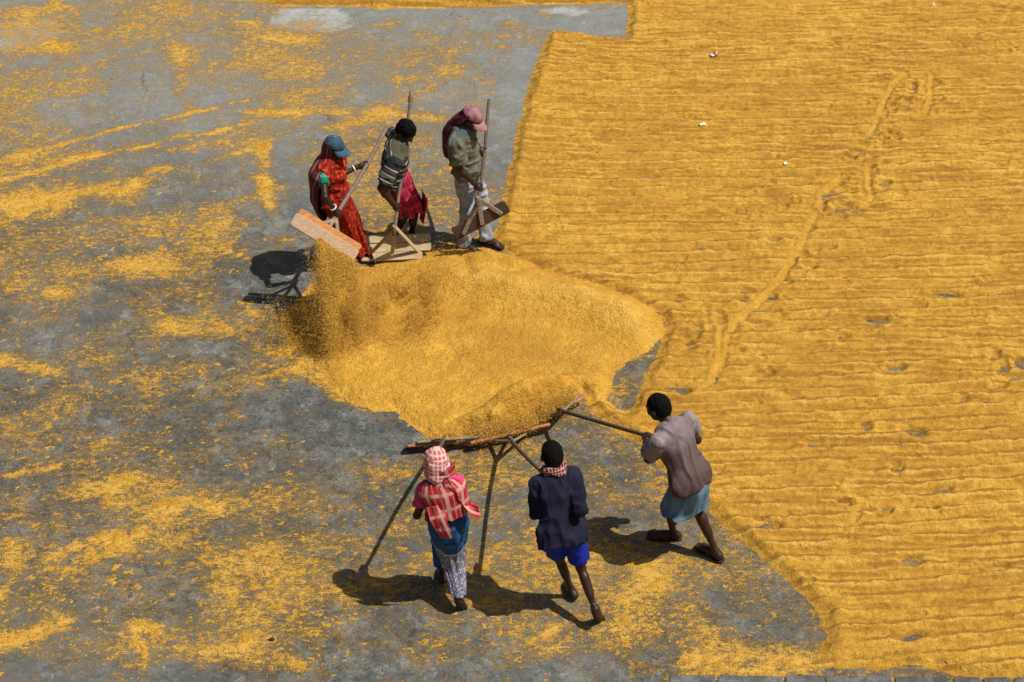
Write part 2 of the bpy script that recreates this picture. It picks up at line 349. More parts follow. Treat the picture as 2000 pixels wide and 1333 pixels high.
# the pile in the middle
th = 0.044 + fbm2(GX * 1.6 + GY, GY * 2.6 - GX * .6, 71, 3) * 0.034 + fbm2(GX * 20, GY * 20, 72, 3) * 0.0055 + fbm2(GX * 45, GY * 45, 73, 2) * 0.0045
def mound(t, line, wd):
    d, h_, _ = line_d(line, GX, GY)
    return np.maximum(t, 0) + h_ * np.exp(-(d / wd) ** 2)
th = mound(th, [(-1.420,0.742,0.030),(-1.003,0.942,0.070),(-0.670,0.999,0.090),(-0.428,0.854,0.080),(-0.047,0.703,0.070)], 0.20)
th = mound(th, [(-0.531,1.211,0.040),(-0.193,1.162,0.080),(0.072,1.048,0.070),(0.286,0.918,0.030)], 0.11)
th = mound(th, [(-0.379,0.774,0.050),(0.189,0.647,0.120),(0.609,0.506,0.150),(0.999,0.306,0.140),(1.268,0.034,0.060)], 0.21)
th = mound(th, [(-1.688,0.506,0.030),(-1.615,0.124,0.070),(-1.366,-0.174,0.050)], 0.2)
th = mound(th, [(-0.651,-1.278,0.040),(-0.305,-1.198,0.120),(0.000,-1.104,0.220),(0.197,-1.057,0.220)], 0.15)
th = mound(th, [(-0.066,-1.036,0.090),(0.176,-0.899,0.210),(0.399,-0.802,0.240),(0.578,-0.719,0.160)], 0.15)
th = mound(th, [(-0.282,-1.292,0.080),(-0.152,-1.292,0.170),(0.000,-1.252,0.170),(0.131,-1.171,0.160)], 0.06)
dtr, _, _ = line_d([(-0.522,-1.192,1.000),(-0.176,-0.988,1.000),(0.133,-0.761,1.000)], GX, GY)
th = th - 0.03 * np.exp(-(dtr / 0.05) ** 2)
dtr, _, _ = line_d([(-0.457,1.146,1.000),(-0.404,0.862,1.000)], GX, GY); th = th - 0.05 * np.exp(-(dtr / 0.07) ** 2)
bd, _, _ = line_d([(-0.475,0.822,1.000),(0.188,0.624,1.000),(0.609,0.483,1.000),(0.998,0.275,1.000),(1.238,-0.011,1.000)], GX, GY - 0.02)
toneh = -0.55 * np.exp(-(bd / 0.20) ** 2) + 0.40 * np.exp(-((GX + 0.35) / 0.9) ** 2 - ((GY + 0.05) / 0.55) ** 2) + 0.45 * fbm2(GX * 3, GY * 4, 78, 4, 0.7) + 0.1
TH = np.where(sh > -0.005, th * sst(-0.005, 0.16, sh), (sh + 0.005) * 0.8)

# loose grain on the floor
den = np.full(GX.shape, -0.15, np.float32)
den += 0.28 * fbm2(GX * 0.55, GY * 0.75, 81, 3) + 0.34 * fbm2(GX * 1.3 + GY * 0.5, GY * 2.8 - GX * 0.8, 82, 4, 0.65)
WX = fbm2(GX * 2.5, GY * 2.5, 301, 3) * 0.10; WY = fbm2(GX * 2.5, GY * 2.5, 311, 3) * 0.09
BRK = np.clip(0.76 + 1.1 * fbm2(GX * 5, GY * 7, 321, 4, 0.7), 0.1, 1.5)
def add_line(P_, wd, amt):
    global den
    d, ww, _ = line_d(P_, GX + WX, GY + WY); den += amt * BRK * np.exp(-(d / (wd * (0.62 if wd < 0.08 else 1.0) )) ** 2)
for P_, wd, amt in (
    ([(-5.455,2.829),(-4.695,3.190),(-4.069,3.532),(-3.469,3.802),(-2.805,4.087)], 0.05, 0.75), ([(-5.389,2.514),(-4.545,2.923),(-3.916,3.210),(-3.317,3.434),(-2.753,3.582)], 0.06, 0.85),
    ([(-4.157,2.441),(-3.494,2.792),(-3.004,2.999),(-2.502,3.171)], 0.05, 0.5), ([(-2.534,3.171),(-2.449,2.717),(-2.380,2.306),(-2.323,2.065)], 0.09, 0.8),
    ([(-3.789,2.351),(-3.574,2.625),(-3.445,2.811)], 0.14, 0.55), ([(-4.766,2.171),(-4.255,2.423),(-3.853,2.441)], 0.22, 0.35), ([(-4.947,1.820),(-4.715,2.171)], 0.3, 0.35),
    ([(-4.374,-1.090),(-3.457,-1.358),(-2.362,-1.489)], 0.7, 0.13), ([(-4.099,-2.487),(-2.853,-2.605),(-1.783,-2.722)], 0.6, 0.10), ([(-4.525,1.146),(-3.325,0.822),(-2.684,0.199)], 0.5, 0.12), ([(-2.249,-0.464),(-1.725,-0.247)], 0.2, 0.2),
    ([(-3.493,3.171),(-3.136,3.239),(-2.723,3.287)], 0.12, 0.35), ([(-2.725,3.832),(-1.609,3.933),(-0.802,3.832)], 0.09, 0.45), ([(-1.906,3.582),(-1.488,3.681),(-0.767,4.505),(-0.528,4.936)], 0.10, 0.3),
    ([(-3.721,5.325),(-3.478,4.294),(-3.406,3.933)], 0.08, 0.35), ([(-5.554,6.075),(-5.391,6.135),(-5.174,6.218)], 0.14, 0.6), ([(-4.942,5.213),(-4.726,5.269)], 0.12, 0.6), ([(-2.604,5.438),(-2.259,5.381)], 0.10, 0.5),
    ([(-3.274,5.863),(-2.870,5.840)], 0.05, 0.5), ([(-4.540,-0.247),(-4.251,-0.334),(-3.941,-0.428)], 0.09, 0.6), ([(-4.302,0.703),(-4.108,0.679)], 0.06, 0.5),
    ([(-3.400,0.352),(-3.106,0.237),(-2.680,0.161),(-2.260,0.124)], 0.15, 0.32), ([(-2.728,1.436),(-2.617,1.311),(-2.500,1.211)], 0.04, 1.0), ([(-2.454,0.569),(-2.335,0.413),(-2.258,0.336)], 0.06, 0.9),
    ([(-2.004,-0.174),(-1.802,-0.428),(-1.604,-0.677)], 0.16, 0.5), ([(-2.406,-1.090),(-2.234,-1.057)], 0.06, 0.5), ([(-1.988,-1.358),(-1.919,-1.158)], 0.05, 0.4),
    ([(-4.232,-1.811),(-3.984,-1.779),(-3.783,-1.716)], 0.06, 0.6), ([(-3.454,-2.663),(-3.274,-2.516),(-3.057,-2.605),(-3.054,-2.487)], 0.07, 0.85), ([(-3.667,-2.837),(-3.445,-2.722),(-3.278,-2.751)], 0.06, 0.7),
    ([(-2.902,-2.246),(-2.677,-2.062),(-2.412,-2.185)], 0.10, 0.4), ([(-3.856,-3.717),(-3.685,-3.601),(-3.435,-3.478)], 0.09, 0.55), ([(-2.977,-3.665),(-2.916,-3.558),(-2.714,-3.612)], 0.06, 0.7),
    ([(-2.359,-3.822),(-2.154,-3.770),(-1.927,-3.728),(-1.951,-3.874)], 0.13, 0.32), ([(-1.731,-3.770),(-1.602,-3.926)], 0.08, 0.6), ([(-3.963,-3.176),(-3.898,-2.895),(-3.994,-2.605)], 0.08, 0.4),
    ([(-2.702,-3.977),(-2.854,-3.717),(-2.857,-3.558)], 0.05, 0.7), ([(-2.302,-3.149),(-2.103,-3.149)], 0.06, 0.6),
    ([(-0.158,-3.287),(0.000,-3.558),(0.231,-3.770)], 0.12, 0.25), ([(0.954,-3.121),(1.119,-3.008),(1.042,-2.952)], 0.12, 0.35), ([(1.377,-3.874),(1.615,-3.770),(1.831,-3.926),(2.142,-3.874)], 0.15, 0.5),
    ([(0.746,-2.246),(0.571,-2.605)], 0.12, 0.15), ([(0.815,-2.605),(0.973,-2.722)], 0.18, 0.2), ([(0.155,-3.665),(0.311,-3.558)], 0.07, 0.6),
    ([(0.787,-1.090),(1.067,-1.619),(1.376,-2.124)], 0.12, 0.22), ([(-0.588,1.563),(-0.196,1.563)], 0.12, 0.5), ([(-1.469,1.563),(-1.187,1.820),(-1.146,1.994)], 0.04, 0.35),
    ([(0.863,-0.247),(1.047,-0.174),(1.158,-0.247)], 0.06, 0.3), ([(0.927,-0.885),(0.853,-0.500)], 0.04, 0.25), ([(-2.985,-2.246),(-3.356,-2.000),(-3.131,-1.811),(-3.649,-2.000)], 0.1, 0.3),
    ([(-1.047,-1.158),(-1.320,-0.954),(-1.596,-0.782)], 0.05, 0.4)):
    add_line(P_, wd, amt)
# swept places
for P_, wd, amt in (([(-1.730,5.981,1.000),(-0.863,5.899,1.000),(0.000,5.840,1.000),(1.148,5.840,1.000)], 0.35, 0.55), ([(0.168,5.157,1.000),(0.000,3.882,1.000),(-0.154,2.811,1.000)], 0.18, 0.35), ([(-2.192,1.994,1.000),(-2.118,1.146,1.000),(-2.273,0.742,1.000)], 0.35, 0.35),
                    ([(-1.942,-0.885,1.000),(-1.395,-1.158,1.000),(-0.953,-1.292,1.000)], 0.30, 0.5), ([(0.897,-0.535,1.000),(0.976,-0.247,1.000)], 0.14, 0.1), ([(-3.871,-4.028,1.000),(-1.516,-4.054,1.000),(1.136,-4.069,1.000)], 0.16, 0.5),
                    ([(-4.165,0.199,1.000),(-3.540,0.352,1.000),(-3.800,0.822,1.000)], 0.3, 0.25), ([(1.655,-3.287,1.000),(1.949,-3.505,1.000)], 0.2, 0.2), ([(-1.262,-1.937,1.000),(-0.413,-2.307,1.000),(0.629,-2.000,1.000)], 0.5, 0.14), ([(-1.176,-3.396,1.000),(-0.388,-3.612,1.000),(0.574,-3.874,1.000)], 0.4, 0.16), ([(-2.287,3.094,1.000),(-2.007,2.171,1.000)], 0.2, 0.3)):
    add_line(P_, wd, -amt)
hf = 1.0 * fbm2(GX * 9 + GY * 3.5, GY * 18 - GX * 5, 91, 4, 0.85) + 0.32 * noise2(GX * 33, GY * 33, 95)
TS = 0.022 * np.clip(hf * 1.15 + den * 0.74 - 0.42, -0.5, 0.80)

def sheet_from(H, keep, name, mat, label, cat, thr=-0.004, attrs=None):
    q = keep[:-1, :-1] & ((H[:-1, :-1] > thr) | (H[1:, :-1] > thr) | (H[1:, 1:] > thr) | (H[:-1, 1:] > thr))
    used = np.zeros(H.shape, bool)
    used[:-1, :-1] |= q; used[1:, :-1] |= q; used[1:, 1:] |= q; used[:-1, 1:] |= q
    ids = np.full(H.shape, -1, np.int64); n = int(used.sum()); ids[used] = np.arange(n)
    vs = np.stack([GX[used], GY[used], H[used]], 1)
    i, j = np.nonzero(q)
    f = np.stack([ids[i, j], ids[i + 1, j], ids[i + 1, j + 1], ids[i, j + 1]], 1)
    return tag(mesh_obj(name, vs, f, mat, attrs={k_: v_[used] for k_, v_ in attrs.items()} if attrs else None), label, cat, kind='stuff')
VIS = np.abs(GX) < 5.0 + (GY + 4.09) * 0.2
isheap = (sh > -0.02) & (TH >= TF - 0.004)
isfield = (sf > -0.02) & ~isheap & VIS
H_ = np.where(isheap, np.maximum(TH, TF), np.where(isfield, np.maximum(TF, TH), TS)).astype(np.float32)
# where both sheets are nearly nil, let the scattered grain take over
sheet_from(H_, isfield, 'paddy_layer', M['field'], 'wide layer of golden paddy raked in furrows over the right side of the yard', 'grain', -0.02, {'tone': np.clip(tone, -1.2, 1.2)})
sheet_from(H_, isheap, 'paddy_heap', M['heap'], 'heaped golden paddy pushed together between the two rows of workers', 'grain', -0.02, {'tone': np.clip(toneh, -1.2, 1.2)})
inframe = ~(isheap | (sf > -0.02))
TSm = TS
sheet_from(TSm, inframe & (GY > -4.35) & VIS, 'scattered_paddy', M['loose'], 'loose golden grains strewn in clumps over the grey cement floor', 'grain')

def height_at(x, y):
    i = int(round((x - X0) / STEP)); j = int(round((y - Y0) / STEP))
    if 0 <= i < H_.shape[0] and 0 <= j < H_.shape[1]: return max(0.0, float(H_[i, j]))
    return 0.0

# cement sheet: dense where it is seen, then stretched out to the horizon
cs = 4
cx_ = gx[::cs]; cy_ = gy[::cs]
pad = np.array([30, 12, 4, 1.2, 0.3]); padf = np.array([0.3, 1.2, 4, 12, 40, 120, 400])
bx = np.concatenate([cx_[0] - np.concatenate([[400, 120], pad]), cx_, cx_[-1] + padf])
by = np.concatenate([cy_[0] - np.concatenate([[400, 120], pad]), cy_, cy_[-1] + padf])
CX, CY = np.meshgrid(bx, by, indexing='ij')
base = den[::cs, ::cs]
dd = np.zeros(CX.shape); dd[7:7 + base.shape[0], 7:7 + base.shape[1]] = base
pt = np.zeros(CX.shape)
for cxx, cyy, L, W, ang in [(-2.250,5.840,0.460,0.300,-0.100),(-5.376,5.586,0.420,0.300,0.250),(-5.525,5.325,0.250,0.150,0.200),(0.607,6.052,0.300,0.100,0.000)]:
    u = (CX - cxx) * math.cos(ang) + (CY - cyy) * math.sin(ang); v = -(CX - cxx) * math.sin(ang) + (CY - cyy) * math.cos(ang)
    r = np.sqrt((u / L) ** 2 + (v / W) ** 2) + 0.35 * fbm2((CX * 4).astype(np.float32), (CY * 4).astype(np.float32), 5, 3)
    pt = np.maximum(pt, 1 - sst(0.85, 1.02, r))
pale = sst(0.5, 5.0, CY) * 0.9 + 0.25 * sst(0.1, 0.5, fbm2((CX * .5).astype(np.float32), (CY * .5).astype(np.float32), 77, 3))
relief = 0.0022 * fbm2((CX * 2).astype(np.float32), (CY * 2).astype(np.float32), 15, 4) - 0.001
nI, nJ = CX.shape
ii, jj = np.meshgrid(np.arange(nI - 1), np.arange(nJ - 1), indexing='ij')
k = (ii * nJ + jj).ravel()
fc = np.stack([k, k + nJ, k + nJ + 1, k + 1], 1)
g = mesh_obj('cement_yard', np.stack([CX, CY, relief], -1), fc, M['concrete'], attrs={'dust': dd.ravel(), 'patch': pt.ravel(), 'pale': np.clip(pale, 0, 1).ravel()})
tag(g, kind='structure')

def prism(name, p0, p1, up, hgt, thk, mat, parent, bev=0.006, seg=2, ends=None, cr=None):
    """board from p0 to p1 (centre line), its height along up, thickness across"""
    p0 = V(p0); p1 = V(p1); d = nz(p1 - p0); up = nz(V(up) - d * np.dot(up, d)); n = np.cross(d, up)
    bm = bmesh.new(); L = np.linalg.norm(p1 - p0)
    corner = cr or 0.0
    prof = []
    if corner:
        c = corner
        prof = [(c, -hgt / 2), (L - c, -hgt / 2), (L - .3 * c, -hgt / 2 + .3 * c), (L, -hgt / 2 + c), (L, hgt / 2 - c), (L - .3 * c, hgt / 2 - .3 * c), (L - c, hgt / 2), (c, hgt / 2), (.3 * c, hgt / 2 - .3 * c), (0, hgt / 2 - c), (0, -hgt / 2 + c), (.3 * c, -hgt / 2 + .3 * c)]
    else: prof = [(0, -hgt / 2), (L, -hgt / 2), (L, hgt / 2), (0, hgt / 2)]
    a = [bm.verts.new(p0 + d * s + up * h + n * thk / 2) for s, h in prof]
    b = [bm.verts.new(p0 + d * s + up * h - n * thk / 2) for s, h in prof]
    bm.faces.new(a); bm.faces.new(b[::-1])
    for q in range(len(prof)):
        r = (q + 1) % len(prof); bm.faces.new([a[r], a[q], b[q], b[r]])
    bmesh.ops.recalc_face_normals(bm, faces=bm.faces)
    bmesh.ops.bevel(bm, geom=[e for e in bm.edges if e.calc_face_angle(0) > 0.6], offset=bev, segments=1, affect='EDGES')
    vs = [tuple(v.co) for v in bm.verts]; bm.verts.index_update(); fs = [[v.index for v in f.verts] for f in bm.faces]
    bm.free()
    return mesh_obj(name, vs, fs, mat, parent, smooth=False)
def tube_geo(pts, rad, seg=12, caps=True, ell=1.0, refn=(0, 0, 1)):
    pts = np.array(pts, float); n = len(pts); rad = np.broadcast_to(np.asarray(rad, float), (n,))
    vs = []; fs = []
    for i in range(n):
        t = nz(pts[min(i + 1, n - 1)] - pts[max(i - 1, 0)])
        u = np.cross(t, refn)
        if np.linalg.norm(u) < 0.1: u = np.cross(t, (1, 0, 0))
        u = nz(u); v = np.cross(u, t)
        for k_ in range(seg):
            a = 2 * math.pi * k_ / seg; vs.append(pts[i] + rad[i] * (u * math.cos(a) + v * math.sin(a) * ell))
    for i in range(n - 1):
        for k_ in range(seg):
            k2 = (k_ + 1) % seg; fs.append([i * seg + k_, i * seg + k2, (i + 1) * seg + k2, (i + 1) * seg + k_])
    if caps: fs.append(list(range(seg))[::-1]); fs.append([(n - 1) * seg + k_ for k_ in range(seg)])
    return vs, fs
def tube(name, pts, rad, mat, parent, seg=12, **kw):
    v, f = tube_geo(pts, rad, seg, **kw); return mesh_obj(name, v, f, mat, parent)

# stone edging along the near side of the yard
edging = bpy.data.objects.new('stone_edging', None); col.objects.link(edging); edging['kind'] = 'structure'; edging['origin'] = [0.0, 0.0, 0.0]
xs_ = [-3.9]
while xs_[-1] < 5.4: xs_.append(xs_[-1] + random.uniform(0.22, 0.52))
for a_, b_ in zip(xs_[:-1], xs_[1:]):
    if a_ < 1.1 : continue
    for row in range(2):
        yc = -4.12 - 0.24 * row - 0.02 * a_ * 0.5; sh_ = 0.12 * row
        z_ = random.uniform(-0.006, 0.006)
        prism('slab', (a_ + 0.006 + sh_, yc + random.uniform(-.01, .01), -0.012 + z_), (b_ - 0.006 + sh_, yc + random.uniform(-.01, .01), -0.012 + z_), (0, 1, 0), 0.215, 0.05, M['slab'], edging, bev=0.012, cr=random.uniform(0.015, 0.035))




# ------------------------------------------------------------------ solid modelling by distance fields
def smin(a, b, k):
    h = np.maximum(k - np.abs(a - b), 0) / k; return np.minimum(a, b) - h * h * k * 0.25
class Cone:
    def __init__(s, a, b, ra, rb, flat=False, squash=None, k=0.03, flat0=False):
        s.a = V(a); s.b = V(b); s.ra = ra; s.rb = rb; s.flat = flat; s.flat0 = flat0; s.sq = squash; s.k = k
        m = max(ra, rb) + k + 0.02; s.lo = np.minimum(s.a, s.b) - m; s.hi = np.maximum(s.a, s.b) + m
    def ev(s, x, y, z):
        ab = s.b - s.a; L2 = float(ab @ ab) + 1e-12
        px, py, pz = x - s.a[0], y - s.a[1], z - s.a[2]
        t = (px * ab[0] + py * ab[1] + pz * ab[2]) / L2; tc = np.clip(t, 0, 1)
        qx, qy, qz = px - tc * ab[0], py - tc * ab[1], pz - tc * ab[2]
        if s.sq is not None:          # squash = (direction, factor): thinner along that direction
            n, f = s.sq; dn = (qx * n[0] + qy * n[1] + qz * n[2]) * (f - 1)
            qx, qy, qz = qx + n[0] * dn, qy + n[1] * dn, qz + n[2] * dn
        d = np.sqrt(qx * qx + qy * qy + qz * qz) - (s.ra + (s.rb - s.ra) * tc)
        if s.sq is not None: d = d / (1 + (s.sq[1] - 1) * 0.5)
        L = math.sqrt(L2)
        if s.flat: d = np.maximum(d, (t - 1) * L)
        if s.flat0: d = np.maximum(d, -t * L)
        return d
    def along(s, x, y, z):
        ab = s.b - s.a; L = math.sqrt(float(ab @ ab)); return ((x - s.a[0]) * ab[0] + (y - s.a[1]) * ab[1] + (z - s.a[2]) * ab[2]) / L
class Ell:
    def __init__(s, c, ax, r, k=0.02, sub=False):
        s.c = V(c); s.ax = [V(a) for a in ax]; s.r = r; s.k = k; s.sub = sub
        m = max(r) + k + 0.02; s.lo = s.c - m; s.hi = s.c + m
    def ev(s, x, y, z):
        px, py, pz = x - s.c[0], y - s.c[1], z - s.c[2]; k0 = 0; k1 = 0
        for a, r in zip(s.ax, s.r):
            q = px * a[0] + py * a[1] + pz * a[2]; k0 = k0 + (q / r) ** 2; k1 = k1 + (q / (r * r)) ** 2
        k0 = np.sqrt(k0); k1 = np.sqrt(k1) + 1e-9
        return k0 * (k0 - 1) / k1
    def along(s, x, y, z): return s.ax[0][0] * (x - s.c[0]) + s.ax[0][1] * (y - s.c[1]) + s.ax[0][2] * (z - s.c[2])

def polygonise(prims, h, clips=()):
    lo = np.min([p.lo for p in prims if not getattr(p, 'sub', False)], 0); hi = np.max([p.hi for p in prims if not getattr(p, 'sub', False)], 0)
    n = np.ceil((hi - lo) / h).astype(int) + 1
    D = np.full(n, 0.2, np.float32)
    ax = [(lo[i] + np.arange(n[i]) * h).astype(np.float32) for i in range(3)]
    for p in prims:
        i0 = np.clip(((p.lo - lo) / h).astype(int), 0, n - 1); i1 = np.clip(((p.hi - lo) / h).astype(int) + 2, 1, n)
        sl = tuple(slice(i0[i], i1[i]) for i in range(3))
        x, y, z = ax[0][sl[0]][:, None, None], ax[1][sl[1]][None, :, None], ax[2][sl[2]][None, None, :]
        d = p.ev(x, y, z).astype(np.float32)
        if getattr(p, 'sub', False): D[sl] = np.maximum(D[sl], -d)
        else: D[sl] = smin(D[sl], d, p.k)
    x, y, z = ax[0][:, None, None], ax[1][None, :, None], ax[2][None, None, :]
    for nrm, pt_ in clips:        # keep the side the normal points to
        nrm = nz(nrm); D = np.maximum(D, (-((x - pt_[0]) * nrm[0] + (y - pt_[1]) * nrm[1] + (z - pt_[2]) * nrm[2])).astype(np.float32))
    D[0] = D[-1] = 0.2; D[:, 0] = D[:, -1] = 0.2; D[:, :, 0] = D[:, :, -1] = 0.2
    ins = D < 0
    c8 = [ins[a:n[0] - 1 + a, b:n[1] - 1 + b, c:n[2] - 1 + c] for a in (0, 1) for b in (0, 1) for c in (0, 1)]
    s_ = sum(c.astype(np.int8) for c in c8); act = (s_ > 0) & (s_ < 8)
    I = np.argwhere(act); ids = np.full(act.shape, -1, np.int64); ids[act] = np.arange(len(I))
    acc = np.zeros((len(I), 3)); cnt = np.zeros(len(I))
    cor = {}
    for a in (0, 1):
        for b in (0, 1):
            for c in (0, 1): cor[a, b, c] = D[I[:, 0] + a, I[:, 1] + b, I[:, 2] + c]
    for a in (0, 1):
        for b in (0, 1):
            for e0, e1 in (((0, a, b), (1, a, b)), ((a, 0, b), (a, 1, b)), ((a, b, 0), (a, b, 1))):
                d0, d1 = cor[e0], cor[e1]; m = (d0 < 0) != (d1 < 0)
                t = np.where(m, d0 / np.where(m, d0 - d1, 1), 0)
                p0 = np.array(e0, float); dv = np.array(e1, float) - p0
                acc += np.where(m[:, None], p0 + t[:, None] * dv, 0); cnt += m
    vs = lo + (I + acc / cnt[:, None]) * h
    quads = []
    for axn in range(3):
        o = [1, 1, 1]; o[axn] = 0
        sh0 = tuple(slice(0 if i == axn else 1, n[i] - 1) for i in range(3))
        sh1 = tuple(slice(1, n[i]) if i == axn else slice(1, n[i] - 1) for i in range(3))
        A0, A1 = ins[sh0], ins[sh1]
        E = np.argwhere(A0 != A1)
        if not len(E): continue
        fl = A0[tuple(E.T)]
        base_ = E + np.array([0 if i == axn else 1 for i in range(3)])
        u, v = [(1, 2), (2, 0), (0, 1)][axn]
        du = np.zeros(3, int); du[u] = 1; dv = np.zeros(3, int); dv[v] = 1
        q = [ids[tuple((base_ - a * du - b * dv).T)] for a, b in ((1, 1), (0, 1), (0, 0), (1, 0))]
        q = np.stack(q, 1); q = np.where(fl[:, None], q, q[:, ::-1]); quads.append(q)
    return vs, np.concatenate(quads).astype(np.int64)
def vnormals(vs, f):
    a, b, c, d = vs[f[:, 0]], vs[f[:, 1]], vs[f[:, 2]], vs[f[:, 3]]
    n = np.cross(c - a, d - b); N = np.zeros_like(vs)
    for k_ in range(4): np.add.at(N, f[:, k_], n)
    return N / (np.linalg.norm(N, axis=1, keepdims=True) + 1e-12)
def relax(vs, f, it=2, w_=0.5):
    e = np.concatenate([f[:, [0, 1]], f[:, [1, 2]], f[:, [2, 3]], f[:, [3, 0]]]); e = np.concatenate([e, e[:, ::-1]])
    cnt = np.bincount(e[:, 0], minlength=len(vs))[:, None]
    for _ in range(it):
        s_ = np.stack([np.bincount(e[:, 0], weights=vs[e[:, 1], k_], minlength=len(vs)) for k_ in range(3)], 1)
        vs = vs + w_ * (s_ / cnt - vs)
    return vs
def solid(name, prims, h, mat, parent, clips=(), fold=None, coord=None, it=2, uv=None):
    vs, f = polygonise(prims, h, clips); vs = relax(vs, f, it)
    at = {}
    if coord is not None:
        best = np.full(len(vs), 1e9); cc = np.zeros(len(vs)); 
        for p, off in coord:
            d = p.ev(vs[:, 0], vs[:, 1], vs[:, 2]); m = d < best; best = np.where(m, d, best); cc = np.where(m, p.along(vs[:, 0], vs[:, 1], vs[:, 2]) + off, cc)
        at['st'] = cc
    if uv is not None: at['cu'] = vs @ uv[0]; at['cv'] = vs @ uv[1]
    if fold is not None:
        N = vnormals(vs, f); vs = vs + N * fold(vs[:, 0], vs[:, 1], vs[:, 2])[:, None]
    return mesh_obj(name, vs, f, mat, parent, attrs=at or None)
def folds(axis, amp=0.006, freq=18, seed=1, stretch=3.5, amp2=0.003):
    """creases that run mostly along the given axis"""
    ax_ = nz(axis); u = nz(np.cross(ax_, (0.3, 0.9, 0.2))); v = np.cross(ax_, u)
    def f(x, y, z):
        x = x + .02 * noise3(x * 9, y * 9, z * 9, 99)
        a = (x * ax_[0] + y * ax_[1] + z * ax_[2]); b_ = (x * u[0] + y * u[1] + z * u[2]); c = (x * v[0] + y * v[1] + z * v[2])
        wv = noise3(b_ * freq + 30, c * freq + 30, a * freq / stretch + 30, seed)
        w2 = noise3(b_ * freq * 2.1 + 60, c * freq * 2.1 + 60, a * freq / stretch * 2 + 60, seed + 3)
        w3 = noise3(b_ * freq * 1.7 + 80, c * freq * 1.7 + 80, a * freq * .55 + 80, seed + 7)
        return np.maximum(1.7 * amp * (1 - 2.4 * np.abs(wv) ** .8) + 1.6 * amp2 * w2 + .8 * amp * (.5 - 1.6 * np.abs(w3) ** .7), -.0045 + amp2 * .5 * w2)
    return f
def ik(a, t, l1, l2, hint):
    a = V(a); t = V(t); d = t - a; L = np.linalg.norm(d); L = min(L, (l1 + l2) * 0.998); n = nz(d)
    x = (l1 * l1 - l2 * l2 + L * L) / (2 * L); h2 = max(l1 * l1 - x * x, 0)
    hv = V(hint); hv = hv - n * (hv @ n); return a + n * x + nz(hv) * math.sqrt(h2)

